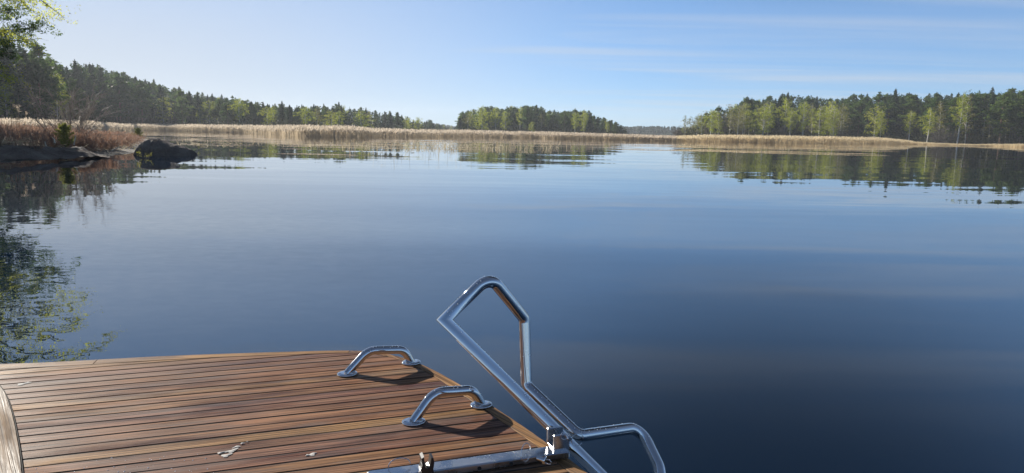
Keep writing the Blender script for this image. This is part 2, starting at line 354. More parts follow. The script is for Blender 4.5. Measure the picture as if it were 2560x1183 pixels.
def wood_mat(name, dark=1.0):
    """wet teak: a tone for each plank, fibres along local X, damp dark patches that are also glossier"""
    m, nt, N, L, out = mat(name)
    t = N('ShaderNodeTexCoord'); g = N('ShaderNodeNewGeometry')
    def nz(scale, det, s=1.0, rough=0.6):
        mp = N('ShaderNodeMapping', _Scale=scale); L(t.outputs['Object'], mp.inputs[0])
        off = N('ShaderNodeVectorMath', operation='ADD'); L(mp.outputs[0], off.inputs[0])
        cb = N('ShaderNodeCombineXYZ'); mm = N('ShaderNodeMath', operation='MULTIPLY'); L(g.outputs['Random Per Island'], mm.inputs[0]); mm.inputs[1].default_value = 60.0
        L(mm.outputs[0], cb.inputs[2]); L(mm.outputs[0], cb.inputs[0]); L(cb.outputs[0], off.inputs[1])
        n = N('ShaderNodeTexNoise', _Scale=s, _Detail=det, _Roughness=rough); L(off.outputs[0], n.inputs['Vector']); return n
    base = ramp(N, [(0.0, (0.16 * dark, 0.072 * dark, 0.058 * dark)), (0.2, (0.27 * dark, 0.135 * dark, 0.062 * dark)), (0.4, (0.19 * dark, 0.095 * dark, 0.070 * dark)), (0.6, (0.31 * dark, 0.175 * dark, 0.078 * dark)), (0.8, (0.20 * dark, 0.088 * dark, 0.052 * dark)), (1.0, (0.29 * dark, 0.175 * dark, 0.095 * dark))])
    L(g.outputs['Random Per Island'], base.inputs[0])
    grain = nz((3.0, 150.0, 1.0), 5.0); gr = ramp(N, [(0.36, (0.26, 0.22, 0.21)), (0.5, (0.95, 0.93, 0.90)), (0.62, (1.75, 1.75, 1.65))]); L(grain.outputs['Fac'], gr.inputs[0])
    mx = N('ShaderNodeMix', data_type='RGBA', blend_type='MULTIPLY'); mx.inputs['Factor'].default_value = 0.85; L(base.outputs[0], mx.inputs['A']); L(gr.outputs[0], mx.inputs['B'])
    blot = nz((1.6, 9.0, 1.0), 5.0); br = ramp(N, [(0.33, (0.50, 0.42, 0.40)), (0.5, (1, 1, 1)), (0.68, (1.25, 1.3, 1.3))]); L(blot.outputs['Fac'], br.inputs[0])
    m2 = N('ShaderNodeMix', data_type='RGBA', blend_type='MULTIPLY'); m2.inputs['Factor'].default_value = 0.75; L(mx.outputs['Result'], m2.inputs['A']); L(br.outputs[0], m2.inputs['B'])
    # silvered patches and damp dark patches
    wz = nz((1.6, 14.0, 1.0), 6.0, 1.3, 0.65); wr = ramp(N, [(0.50, (0, 0, 0)), (0.66, (0.55, 0.55, 0.55))]); L(wz.outputs['Fac'], wr.inputs[0])
    m3 = N('ShaderNodeMix', data_type='RGBA'); L(wr.outputs[0], m3.inputs['Factor']); L(m2.outputs['Result'], m3.inputs['A']); m3.inputs['B'].default_value = (0.165 * dark, 0.138 * dark, 0.125 * dark, 1)
    n4 = N('ShaderNodeTexNoise', _Scale=3.2, _Detail=4.0, _Roughness=0.55); L(t.outputs['Object'], n4.inputs['Vector'])
    dr = ramp(N, [(0.36, (0.62, 0.57, 0.56)), (0.54, (1, 1, 1))]); L(n4.outputs['Fac'], dr.inputs[0])
    m4 = N('ShaderNodeMix', data_type='RGBA', blend_type='MULTIPLY'); m4.inputs['Factor'].default_value = 0.45; L(m3.outputs['Result'], m4.inputs['A']); L(dr.outputs[0], m4.inputs['B'])
    p = N('ShaderNodeBsdfPrincipled'); L(m4.outputs['Result'], p.inputs['Base Color']); p.inputs['Specular IOR Level'].default_value = 0.09
    rr = N('ShaderNodeMapRange'); L(blot.outputs['Fac'], rr.inputs['Value']); rr.inputs['From Min'].default_value = 0.35; rr.inputs['From Max'].default_value = 0.62
    rr.inputs['To Min'].default_value = 0.34; rr.inputs['To Max'].default_value = 0.75; L(rr.outputs[0], p.inputs['Roughness'])
    b = N('ShaderNodeBump', _Strength=0.55, _Distance=0.003); L(grain.outputs['Fac'], b.inputs['Height']); L(b.outputs[0], p.inputs['Normal'])
    L(p.outputs[0], out.inputs[0]); return m
M['teak'] = wood_mat('wet_teak', 0.78)
M['dark_teak'] = wood_mat('dark_teak', 0.32)  # same teak recipe for the border board, all colours scaled much darker
M['caulk'] = simple('black_caulk', (0.006, 0.006, 0.006), 0.9)
M['hull'] = simple('white_hull', (0.75, 0.75, 0.74), 0.3)
def steel_mat(name, col, r0, r1, scale):
    m, nt, N, L, out = mat(name)
    t = N('ShaderNodeTexCoord'); n = N('ShaderNodeTexNoise', _Scale=scale, _Detail=4.0); L(t.outputs['Object'], n.inputs['Vector'])
    mr = N('ShaderNodeMapRange'); L(n.outputs['Fac'], mr.inputs['Value']); mr.inputs['From Min'].default_value = 0.4; mr.inputs['From Max'].default_value = 0.6
    mr.inputs['To Min'].default_value = r0; mr.inputs['To Max'].default_value = r1
    p = N('ShaderNodeBsdfPrincipled', _Metallic=1.0); p.inputs['Base Color'].default_value = (*col, 1); L(mr.outputs[0], p.inputs['Roughness'])
    L(p.outputs[0], out.inputs[0]); return m
M['steel'] = steel_mat('polished_steel', (0.56, 0.56, 0.57), 0.02, 0.07, 30)
M['brushed'] = steel_mat('wet_brushed_steel', (0.50, 0.51, 0.53), 0.14, 0.34, 14)
M['black'] = simple('black_plastic', (0.012, 0.012, 0.013), 0.35)
M['hole'] = simple('bolt_hole_dark', (0.01, 0.01, 0.01), 0.8)
M['dropping'] = simple('dried_white_dropping', (0.42, 0.40, 0.37), 0.85, var=0.3)
def drop_mat():
    m, nt, N, L, out = mat('water_drop')
    p = N('ShaderNodeBsdfPrincipled', _Roughness=0.0, _IOR=1.33); p.inputs['Base Color'].default_value = (0.95, 0.97, 1, 1)
    p.inputs['Transmission Weight'].default_value = 0.45
    L(p.outputs[0], out.inputs[0]); return m
M['drop'] = drop_mat()

# ------------------------------------------------------------------ leaf clouds and twigs
def unit(rng, n):
    v = rng.normal(size=(n, 3)); return v / np.linalg.norm(v, axis=1, keepdims=True)
def leaf_quads(C, size, rng, elong=1.7, flat=0.0):
    n = len(C); a = unit(rng, n); a[:, 2] *= (1 - flat); a /= np.linalg.norm(a, axis=1, keepdims=True)
    b = np.cross(a, unit(rng, n)); b /= np.linalg.norm(b, axis=1, keepdims=True) + 1e-9
    s = np.asarray(size).reshape(-1, 1) * np.ones((n, 1))
    V = np.stack([C + a * s * elong / 2, C + b * s / 2, C - a * s * elong / 2, C - b * s / 2], 1).reshape(-1, 3)
    return V, np.arange(4 * n, dtype=np.int32).reshape(-1, 4)
def strips(A, B, w, rng, taper=0.4):
    """thin blades from A to B (arrays), width w"""
    n = len(A); d = B - A; side = np.cross(d, unit(rng, n)); side /= np.linalg.norm(side, axis=1, keepdims=True) + 1e-9
    w = np.asarray(w).reshape(-1, 1) * np.ones((n, 1)) / 2
    V = np.stack([A - side * w, A + side * w, B + side * w * taper, B - side * w * taper], 1).reshape(-1, 3)
    return V, np.arange(4 * n, dtype=np.int32).reshape(-1, 4)
def cat_vf(parts):
    V, F, b = [], [], 0
    for v, f in parts: V.append(v); F.append(f + b); b += len(v)
    return np.concatenate(V), np.concatenate(F)
def trunk_mb(pts, rads, n=7):
    mb = MB(); mb.tube(pts, rads, n=n); return mb

def conifer_mesh(seed, H, kind):
    rng = np.random.default_rng(seed)
    tr = MB()
    bend = rng.normal(0, 0.012 * H, 2)
    pts = [Vector((bend[0] * math.sin(t * 2.2), bend[1] * math.sin(t * 2.2), H * t)) for t in np.linspace(-0.03, 1, 8)]
    tr.tube(pts, [H * 0.013 * (1 - 0.9 * t) + 0.02 for t in np.linspace(0, 1, 8)], n=6)
    C, S = [], []
    if kind == 'spruce':
        zs = np.linspace(0.07, 0.985, 34)
    else:
        zs = np.sort(np.concatenate([rng.uniform(0.18, 0.96, 30), [0.975]]))
    for z in zs:
        if kind == 'spruce':
            R = H * 0.31 * (1 - z) ** 0.95 + 0.10; nb = 7; elev = -0.35 + 0.6 * z
        else:
            f = (z - 0.25) / 0.75
            R = H * 0.33 * min(1, (1.02 - f) ** 0.75 * 1.15, 0.45 + 2.2 * max(0, f)) * rng.uniform(0.40, 1.25); nb = 4; elev = rng.uniform(-0.1, 0.55)
        a0 = rng.uniform(0, 6.28); fine = min(1.0, 0.30 + R / 1.7)
        for k in range(nb):
            if rng.random() < 0.18: continue
            an = a0 + k * 6.283 / nb + rng.normal(0, 0.35); ln = R * rng.uniform(0.6, 1.15)
            base = np.array([0, 0, z * H]); d = np.array([math.cos(an), math.sin(an), elev + rng.normal(0, .1)])
            tip = base + d * ln
            if ln > 0.6: tr.tube([base, base + d * ln * 0.9], [0.035, 0.012], n=3, cap=False)
            m = max(2, int(ln / 0.40))
            for q in range(m):
                f = 0.25 + 0.75 * (q + rng.random()) / m
                c = base + d * ln * f + np.array([0, 0, -0.10 * ln * f * f if kind == 'spruce' else 0.06])
                nl = int(rng.integers(8, 13)); sp = (0.20, 0.20, 0.12) if kind == 'spruce' else (0.26, 0.26, 0.17)
                C.append(c + rng.normal(size=(nl, 3)) * sp * fine); S.append(rng.uniform(0.16, 0.34, nl) * max(.55, fine))
    k = 16; t = rng.random((k, 1)); C.append(np.array([0, 0, H * .97]) + np.concatenate([rng.normal(0, .07, (k, 2)) * (1 - t), t * H * .055], 1)); S.append(np.full(k, .16))
    C = np.concatenate(C); S = np.concatenate(S)
    V, F = leaf_quads(C, S, rng, 2.0, 0.3)
    return (tr.mesh('trunk', M['pine_bark'] if kind == 'pine' else M['dark_bark']),
            arr_mesh('crown', V, F, M['spruce' if kind == 'spruce' else 'pine']))

def birch_mesh(seed, H, leaf='birch', dens=1.0, base=0.25, wide=0.19, bark='birch_bark'):
    rng = np.random.default_rng(seed); tr = MB()
    bend = rng.normal(0, 0.03 * H, 2)
    P = lambda t: np.array([bend[0] * t * t + 0.012 * H * math.sin(5 * t + seed), bend[1] * t * t, H * t])
    ts = np.linspace(-0.03, 1, 9)
    tr.tube([Vector(P(t)) for t in ts], [H * 0.0135 * (1 - 0.92 * max(t, 0)) + 0.012 for t in ts], n=6)
    C, S, tw = [], [], []
    for i in range(30):
        t = base + (0.97 - base) * (i + rng.random()) / 30; an = i * 2.4 + rng.normal(0, .4)
        f = (t - base) / (1 - base)
        ln = H * wide * (math.sin(math.pi * (0.22 + 0.70 * f)) ** 0.9) * rng.uniform(0.6, 1.3)
        el = rng.uniform(0.4, 1.0); b = P(t); d = np.array([math.cos(an), math.sin(an), el]); mid = b + d * ln * 0.6
        tip = mid + np.array([math.cos(an), math.sin(an), -0.15]) * ln * 0.5
        tr.tube([b, mid, tip], [0.045, 0.025, 0.008], n=3, cap=False)
        m = max(3, int(ln * 4.5 * dens))
        for q in range(m):
            g = rng.uniform(0.2, 1.0); c = (b + (mid - b) * g / 0.6) if g < 0.6 else mid + (tip - mid) * (g - 0.6) / 0.4
            c = c + rng.normal(size=3) * 0.22
            nl = int(rng.integers(7, 13)); drop = rng.uniform(0.2, 0.9)
            cc = c + rng.normal(size=(nl, 3)) * (0.17, 0.17, 0.10); cc[:, 2] -= rng.random(nl) * drop
            C.append(cc); S.append(rng.uniform(0.09, 0.20, nl))
    C = np.concatenate(C); S = np.concatenate(S); V, F = leaf_quads(C, S, rng, 1.5)
    return tr.mesh('trunk', M[bark]), arr_mesh('crown', V, F, M[leaf])

def bare_mesh(seed, H, stems=7, spread=0.5, mname='twig', n2=9, n3=9, w=0.03, bark='dark_bark', thick=1.0):
    """leafless bush or tree: several stems that fork twice"""
    rng = np.random.default_rng(seed); tr = MB(); A, B, W = [], [], []
    for s in range(stems):
        an = rng.uniform(0, 6.28); out = rng.uniform(0.1, 1) * spread
        d = np.array([math.cos(an) * out, math.sin(an) * out, 1.0]); ln = H * rng.uniform(0.6, 0.95) / np.linalg.norm(d)
        b0 = np.array([math.cos(an), math.sin(an), 0]) * 0.05 * H * rng.random()
        b0[2] = -0.05 * H
        tip = b0 + d * ln; tr.tube([b0, b0 + d * ln * .5 + rng.normal(size=3) * .03 * H, tip], [0.012 * H * thick, 0.008 * H * thick, 0.003 * H * thick], n=4, cap=False)
        for j in range(n2):
            f = rng.uniform(0.2, 1); b = b0 + d * ln * f; dd = d / np.linalg.norm(d) * 0.8 + rng.normal(size=3) * 0.55; dd[2] = abs(dd[2]) * .9
            l2 = H * rng.uniform(0.12, 0.36) * (1.1 - 0.5 * f); t2 = b + dd * l2
            A.append(b); B.append(t2); W.append(w * 1.6)
            for k in range(n3):
                g = rng.uniform(0.25, 1); b3 = b + dd * l2 * g; d3 = dd * 0.7 + rng.normal(size=3) * 0.5
                A.append(b3); B.append(b3 + d3 * H * rng.uniform(0.05, 0.14)); W.append(w)
    V, F = strips(np.array(A), np.array(B), np.array(W), rng, 0.5)
    return tr.mesh('trunk', M[bark]), arr_mesh('crown', V, F, M[mname])

PROTO = {
    'pine': [(conifer_mesh(11 + i, 12.0, 'pine'), 12.0) for i in range(6)],
    'spruce': [(conifer_mesh(41 + i, 12.0, 'spruce'), 12.0) for i in range(4)],
    'birch': [(birch_mesh(71 + i, 11.0, 'birch', 1.0, (0.2, 0.28, 0.12, 0.33, 0.2)[i], (0.17, 0.2, 0.22, 0.16, 0.15)[i]), 11.0) for i in range(5)],
    'olive': [(birch_mesh(91 + i, 11.0, 'olive', 0.75, 0.22, 0.17), 11.0) for i in range(3)],
    'alder': [(bare_mesh(121 + i, 8.0, 5, 0.28, 'twig', 16, 14, 0.035), 8.0) for i in range(3)],
    'bush': [(bare_mesh(131 + i, 5.0, 12, 0.9, 'twig', 14, 12, 0.03), 5.0) for i in range(2)],
}
NAMES = {'pine': ('pine_tree', 'pine tree'), 'spruce': ('spruce_tree', 'spruce tree'), 'birch': ('birch_tree', 'birch tree'),
         'olive': ('budding_tree', 'budding tree'), 'alder': ('bare_tree', 'bare tree'), 'bush': ('bare_bush', 'bush')}
prng = random.Random(5)
def tree(kind, loc, height, label, group, which=None, wide=1.0):
    pr = PROTO[kind]; (trk, crn), H = pr[which % len(pr)] if which is not None else prng.choice(pr)
    s = height / H; nm, cat = NAMES[kind]
    e = empty(nm, loc, prng.uniform(0, 6.28), (s * wide, s * wide, s))
    tag(e, label, cat, group)
    link('trunk', trk, e); link('crown', crn, e)
    return e

# ------------------------------------------------------------------ water and land
w = 1500.0
wm = arr_mesh('water', [(-w, -w, 0), (w, -w, 0), (w, w, 0), (-w, w, 0)], [(0, 1, 2, 3)], M['water'])
tag(link('water', wm), 'calm blue lake water with faint ripples', 'water', kind='structure')

def poly_dist(px, py, poly):
    """signed distance (positive inside) from points to a polygon"""
    P = np.stack([px, py], -1); n = len(poly); best = np.full(px.shape, 1e9); ins = np.zeros(px.shape, bool)
    for i in range(n):
        a = np.array(poly[i]); b = np.array(poly[(i + 1) % n]); ab = b - a
        t = np.clip(((P - a) @ ab) / (ab @ ab), 0, 1); d = np.linalg.norm(P - a - t[..., None] * ab, axis=-1); best = np.minimum(best, d)
        c = (a[1] > py) != (b[1] > py)
        with np.errstate(divide='ignore', invalid='ignore'):
            ins ^= c & (px < (b[0] - a[0]) * (py - a[1]) / (b[1] - a[1]) + a[0])
    return np.where(ins, best, -best)
def fbm(x, y, s, seed=0.0):
    return mnoise.fractal(Vector((x * s + seed, y * s - seed, seed * 1.7)), 0.9, 2.1, 4)
class Land:
    def __init__(s, poly, prof, rough, rs, seed): s.poly, s.prof, s.rough, s.rs, s.seed = [tuple(p) for p in poly], prof, rough, rs, seed
    def height(s, x, y):
        d = float(poly_dist(np.array([x]), np.array([y]), s.poly)[0]); return s._h(d, x, y)
    def _h(s, d, x, y): return interp(s.prof, d) + s.rough * min(1, max(0.0, d / 3 + .3)) * fbm(x, y, s.rs, s.seed)
    def build(s, name, material, step, label, kind='structure'):
        xs = [p[0] for p in s.poly]; ys = [p[1] for p in s.poly]; mg = 3 * step
        X = np.arange(min(xs) - mg, max(xs) + mg, step); Y = np.arange(min(ys) - mg, max(ys) + mg, step)
        gx, gy = np.meshgrid(X, Y, indexing='ij'); D = poly_dist(gx, gy, s.poly)
        keep = D > -2.2 * step; idx = -np.ones(gx.shape, int); V = []
        for i in range(len(X)):
            for j in range(len(Y)):
                if keep[i, j]: idx[i, j] = len(V); V.append((X[i], Y[j], s._h(D[i, j], X[i], Y[j])))
        q = np.stack([idx[:-1, :-1], idx[1:, :-1], idx[1:, 1:], idx[:-1, 1:]], -1).reshape(-1, 4); q = q[(q >= 0).all(1)]
        return tag(link(name, arr_mesh(name, V, q.astype(np.int32), material, smooth=True)), label, 'ground', kind=kind)
def col_pt(x, Y): p = at(x, hz(x), Y); return (p.x, p.y)

LEFT_FRONT = [(-700, 70), (-300, 92), (0, 118), (150, 152), (240, 205), (300, 224), (480, 230), (620, 208), (760, 200), (920, 235), (1050, 300), (1125, 420)]
LEFT_SKY = [(-700, 20), (-300, 70), (0, 92), (120, 112), (150, 120), (200, 144), (260, 164), (330, 186), (400, 203), (450, 220), (520, 233), (560, 240), (620, 250), (680, 258),
            (740, 262), (850, 262), (920, 268), (960, 274), (1000, 286), (1030, 296), (1060, 299), (1090, 305), (1140, 316)]
left_land = Land([col_pt(*p) for p in LEFT_FRONT] + [col_pt(1125, 520), col_pt(900, 520), col_pt(500, 420), col_pt(0, 330), col_pt(-700, 260)],
                 [(-12, -1.2), (0, 0.15), (4, 0.6), (25, 3.0), (60, 8.5), (110, 13.0), (200, 14.0)], 1.0, 0.03, 3.0)
left_land.build('hillside', M['forest_floor'], 5.0, 'wooded hillside rising behind the left reed belt')
RIGHT_FRONT = [(1675, 205), (1750, 208), (1850, 222), (2000, 230), (2150, 236), (2270, 232), (2330, 214), (2450, 206), (2560, 200), (2900, 190), (3300, 170)]
RIGHT_SKY = [(1670, 332), (1700, 318), (1712, 300), (1730, 290), (1760, 275), (1790, 270), (1820, 261), (1850, 250), (1880, 242), (1930, 235), (1970, 227), (2000, 232), (2040, 237), (2100, 243), (2130, 240),
             (2180, 232), (2220, 227), (2255, 228), (2300, 240), (2340, 235), (2390, 230), (2450, 222), (2500, 226), (2560, 219), (2700, 205), (3000, 190), (3300, 185)]
right_land = Land([col_pt(*p) for p in RIGHT_FRONT] + [col_pt(3300, 300), col_pt(2560, 340), col_pt(1900, 340), col_pt(1690, 260)],
                  [(-12, -1.2), (0, 0.12), (5, 0.6), (25, 2.2), (60, 5.0), (90, 6.5)], 0.5, 0.04, 8.0)
right_land.build('forest_ground', M['forest_floor'], 4.0, 'low wooded shore under the right forest')
ISL_FRONT = [(1140, 285), (1250, 270), (1400, 272), (1500, 280), (1572, 300)]
ISL_SKY = [(1138, 322), (1146, 300), (1152, 284), (1165, 275), (1185, 267), (1210, 264), (1232, 263), (1250, 271), (1268, 264), (1280, 258), (1300, 261), (1345, 264), (1360, 274), (1380, 271),
           (1400, 276), (1420, 275), (1440, 272), (1460, 269), (1475, 282), (1500, 290), (1530, 299), (1553, 306), (1566, 325)]
isl_land = Land([col_pt(*p) for p in ISL_FRONT] + [col_pt(1560, 345), col_pt(1400, 365), col_pt(1230, 365), col_pt(1150, 330)], [(-12, -1.2), (0, 0.1), (5, 0.6), (25, 2.4), (45, 3.2)], 0.3, 0.05, 4.0)
isl_land.build('island', M['forest_floor'], 4.0, 'low wooded island in the middle of the lake')
far_land = Land([col_pt(1040, 640), col_pt(1130, 700), col_pt(1500, 760), col_pt(1740, 700), col_pt(1800, 640), col_pt(1900, 1000), col_pt(1000, 1000)], [(-30, -1.2), (0, 0.1), (10, .8), (120, 2.5)], 0.5, 0.02, 6.0)
far_land.build('far_shore', M['forest_floor'], 14.0, 'low far shore at the end of the lake')

# ------------------------------------------------------------------ forests
KEEP = []
def forest(land, front, sky, xr, n, kinds, depth, seed, where, hfun, groups, jitter=4):
    """scatter trees over a land, each as tall as the skyline of the wood allows there; kinds(f, x, rng) picks the species by depth f"""
    rng = random.Random(seed)
    placed = 0; tries = 0; spots = []
    while placed < n and tries < n * 60:
        tries += 1
        x = rng.uniform(*xr); f = rng.random() ** 1.1
        Y0 = interp(front, x); dp = interp(depth, x); Y = Y0 + 1.5 + f * dp
        if any(abs(x - kx) < kw and Y < ky + 5 for kx, ky, kw in KEEP): continue
        p = col_pt(x, Y)
        if any((p[0] - q[0]) ** 2 + (p[1] - q[1]) ** 2 < 2.4 ** 2 for q in spots): continue
        g = land.height(*p)
        if g < 0.05: continue
        k = kinds(f, x, rng)
        zt = at(x, interp(sky, x) + rng.gauss(0.35 * jitter, jitter), Y).z - g
        h = min(hfun(k, rng), zt * rng.uniform(0.93, 1.0))
        if h < 2.5: continue
        spots.append(p); placed += 1
        lab, grp = groups[k]
        tree(k, (p[0], p[1], g - 0.1), h, lab, grp, None, rng.uniform(0.85, 1.25))
    return placed

def explicit(land, rows):
    KEEP.clear(); KEEP.extend((r[1], r[2], 9 + 9 * r[6]) for r in rows)
    """single trees one can pick out: (kind, column, depth, row of the top, label, group, width, proto)"""
    for k, x, Y, ytop, lab, grp, wd, which in rows:
        p = col_pt(x, Y); g = max(0.1, land.height(*p)); z = at(x, ytop, Y).z
        tree(k, (p[0], p[1], g - 0.1), z - g, lab, grp, which, wd)

def hl(k, rng): return {'pine': rng.uniform(12, 21), 'spruce': rng.uniform(12, 21), 'birch': rng.uniform(7, 12), 'olive': rng.uniform(6, 11), 'alder': rng.uniform(5, 8), 'bush': rng.uniform(2, 4)}[k]
def kl(f, x, rng):
    if f < 0.14: return rng.choices(['birch', 'pine', 'olive', 'spruce', 'alder'], [3 if x > 560 else .8, 3, 1.2, 2.2, .8])[0]
    if f < 0.35: return rng.choices(['birch', 'pine', 'spruce', 'olive'], [1.6 if x > 560 else .4, 4, 3, .5])[0]
    return rng.choices(['pine', 'spruce', 'birch'], [3.6, 5, .15])[0]
GL = {'pine': ('dark pine packed among the others on the left wooded hillside', 'pines on the left hillside'),
      'spruce': ('dark pointed spruce packed among the pines on the left hillside', 'spruces on the left hillside'),
      'birch': ('lesser birch half hidden among the dark conifers of the left hillside', 'birches on the left hillside'),
      'olive': ('thinly leafed olive tree among the conifers of the left hillside', 'budding trees on the left hillside'),
      'alder': ('grey leafless tree at the foot of the left hillside', 'bare trees on the left hillside')}
explicit(left_land, [
    ('birch', 408, 237, 240, 'bright green birch, first from the left at the foot of the hillside behind the reeds', None, 1.25, 2),
    ('birch', 524, 236, 250, 'broad bright green birch standing alone before dark spruces on the hillside', None, 1.5, 2),
    ('birch', 500, 233, 275, 'small pale birch leaning against the broad bright green birch', None, 1.2, 0),
    ('birch', 600, 220, 244, 'tall pale green birch reaching the skyline right of the broad bright birch', None, 1.3, 1),
    ('birch', 668, 212, 266, 'round yellow green birch under the flat part of the left skyline', None, 1.5, 2),
    ('birch', 765, 212, 265, 'wide olive green birch at the middle of the flat left skyline', None, 1.7, 1),
    ('birch', 830, 220, 276, 'short rounded birch just before the dense reed clump', None, 1.6, 2),
    ('birch', 902, 236, 275, 'broad dull green birch behind the dense reed clump', None, 1.9, 2),
    ('birch', 1046, 300, 292, 'light birch at the low right end of the left hillside', None, 1.6, 2),
    ('birch', 145, 165, 178, 'yellow green birch high behind the bare bush on the left', None, 1.1, 0),
    ('birch', 62, 140, 190, 'dull green birch half hidden by the overhanging branch', None, 1.1, 3),
])
forest(left_land, LEFT_FRONT, LEFT_SKY, (-420, 1135), 270, kl, [(-700, 70), (300, 75), (700, 80), (1130, 70)], 21, 'left', hl, GL, 4)
def hi(k, rng): return {'pine': rng.uniform(9, 14), 'spruce': rng.uniform(9, 13), 'birch': rng.uniform(7, 12), 'olive': rng.uniform(6, 10), 'alder': rng.uniform(4, 7)}[k]
def ki(f, x, rng):
    if f < 0.3: return rng.choices(['birch', 'pine', 'spruce', 'olive'], [2.2 if x < 1300 else .8, 4, 1, .8])[0]
    return rng.choices(['pine', 'spruce', 'birch'], [6, .6, .9])[0]
GI = {'pine': ('dark green pine in the wood on the small island', 'pines on the island'),
      'spruce': ('narrow dark spruce crowded inside the wood of the small island', 'spruces on the island'),
      'birch': ('lesser birch crowded inside the wood of the small island', 'birches on the island'),
      'olive': ('thinly leafed tree crowded inside the wood of the small island', 'budding trees on the island')}
explicit(isl_land, [
    ('birch', 1205, 274, 268, 'tall light green birch at the left end of the island wood', None, 1.7, 2),
    ('birch', 1262, 273, 276, 'yellow green birch near the middle of the island, left of the tall pines', None, 1.3, 0),
    ('olive', 1168, 280, 282, 'brownish budding tree leaning over the left tip of the island', None, 1.4, 1),
    ('birch', 1437, 278, 280, 'slender green birch right of the middle of the island', None, 1.1, 3),
    ('birch', 1330, 273, 303, 'short green sapling birch at the foot of the island pines', None, 1.2, 1),
    ('spruce', 1150, 282, 293, 'short dark spruce standing at the left tip of the island', None, 1.5, 1),
])
forest(isl_land, ISL_FRONT, ISL_SKY, (1143, 1566), 90, ki, [(1140, 40), (1250, 80), (1400, 80), (1570, 36)], 33, 'island', hi, GI, 2.5)
def hr(k, rng): return {'pine': rng.uniform(13, 19), 'spruce': rng.uniform(13, 18), 'birch': rng.uniform(9, 14), 'olive': rng.uniform(8, 13), 'alder': rng.uniform(4, 9), 'bush': rng.uniform(2, 4)}[k]
def kr(f, x, rng):
    if x < 1840: return rng.choices(['birch', 'olive', 'alder', 'pine'], [3.5, 3.5, 2.6, .2 + f])[0]
    if x < 2110:
        if f < 0.5: return rng.choices(['birch', 'olive', 'alder', 'pine'], [4.6, 3, 2.0, .5])[0]
        return rng.choices(['pine', 'spruce', 'birch'], [4, 2.5, .8])[0]
    if f < 0.2: return rng.choices(['birch', 'olive', 'pine', 'spruce'], [1.4, 1.0, 3.4, .8])[0]
    return rng.choices(['pine', 'spruce'], [4, 3])[0]
GR = {'pine': ('dark pine crowded among the others inside the right shore forest', 'pines in the right forest'),
      'spruce': ('dark conical spruce among the pines of the right shore forest', 'spruces in the right forest'),
      'birch': ('lesser birch crowded among the other trees of the right shore forest', 'birches in the right forest'),
      'olive': ('brown green budding tree crowded among birches of the right shore forest', 'budding trees in the right forest'),
      'alder': ('grey brown leafless tree crowded among birches of the right shore forest', 'bare trees in the right forest')}
explicit(right_land, [
    ('alder', 1692, 206, 312, 'round grey leafless tree at the far left tip of the right forest', None, 1.9, 0),
    ('olive', 1713, 209, 288, 'slim airy tree sticking up at the left tip of the right forest', None, 0.9, 1),
    ('birch', 1776, 212, 272, 'slender birch with a white trunk near the left tip of the right forest', None, 1.1, 1),
    ('olive', 1843, 220, 262, 'tall brownish birch with a bare white lower trunk in the right forest', None, 1.2, 0),
    ('birch', 1908, 225, 262, 'bright yellow green birch drooping low over the right reed belt', None, 1.3, 2),
    ('birch', 1974, 228, 275, 'pale trunked birch with thin leaves before dark pines, right reed belt', None, 1.1, 3),
    ('birch', 2006, 230, 252, 'tall light green birch under the highest pine of the right forest', None, 1.1, 1),
    ('birch', 2045, 231, 262, 'leaning birch with a white trunk splitting near the reeds on the right', None, 1.2, 2),
    ('birch', 2082, 232, 268, 'round bright birch left of the pair of lime green birches', None, 1.2, 0),
    ('birch', 2183, 228, 262, 'lime green birch with drooping branches alone before the dark right forest', None, 1.25, 2),
    ('birch', 2200, 229, 274, 'slim lime green birch close beside the drooping lime green birch', None, 0.9, 3),
    ('birch', 2272, 222, 276, 'thin birch with a crooked white trunk at the right end of the reeds', None, 1.2, 3),
    ('birch', 2318, 214, 268, 'birch with twin white trunks left of the grey leafless bush', None, 1.1, 1),
    ('olive', 2345, 216, 252, 'tall orange green birch rising behind the grey leafless bush', None, 1.0, 0),
    ('birch', 2395, 208, 232, 'tallest pale birch right of the grey leafless bush, feathery at the skyline', None, 1.0, 3),
    ('olive', 2412, 210, 228, 'sparse feathery birch beside the tallest pale birch on the skyline', None, 0.8, 2),
    ('pine', 2500, 206, 232, 'big pine with spreading low boughs at the water on the far right', None, 1.25, 2),
    ('pine', 2548, 203, 224, 'big pine cut by the right edge of the photo', None, 1.2, 4),
])
forest(right_land, RIGHT_FRONT, RIGHT_SKY, (1698, 2750), 270, kr, [(1690, 30), (1800, 45), (2000, 75), (2600, 80)], 55, 'right', hr, GR, 5)
p_ = col_pt(2352, 211)
tree('bush', (p_[0], p_[1], 0.2), 6.2, 'large grey leafless bush leaning left at the right waterline', None, 0, 1.25)

def undergrowth(name, land, front, xr, n, depth, hmax, label, seed, size=(0.18, 0.4)):
    rng = np.random.default_rng(seed); C, S = [], []
    for i in range(n):
        x = rng.uniform(*xr); Y = interp(front, x) + 1.0 + rng.random() ** 1.4 * depth; p = col_pt(x, Y); g = land.height(*p)
        if g < 0.05: continue
        h = hmax * rng.uniform(0.35, 1.0); k = int(rng.integers(25, 55))
        c = rng.normal(size=(k, 3)) * (0.9, 0.9, 0) + np.array([p[0], p[1], g]); c[:, 2] += rng.random(k) ** 1.3 * h
        C.append(c); S.append(rng.uniform(*size, k))
    V, F = leaf_quads(np.concatenate(C), np.concatenate(S), rng, 1.8)
    tag(link(name, arr_mesh(name, V, F, M['under'])), label, 'undergrowth', kind='stuff')
undergrowth('undergrowth', left_land, LEFT_FRONT, (-420, 1130), 1400, 75, 3.4, 'dark low undergrowth at the foot of the left hillside', 1)
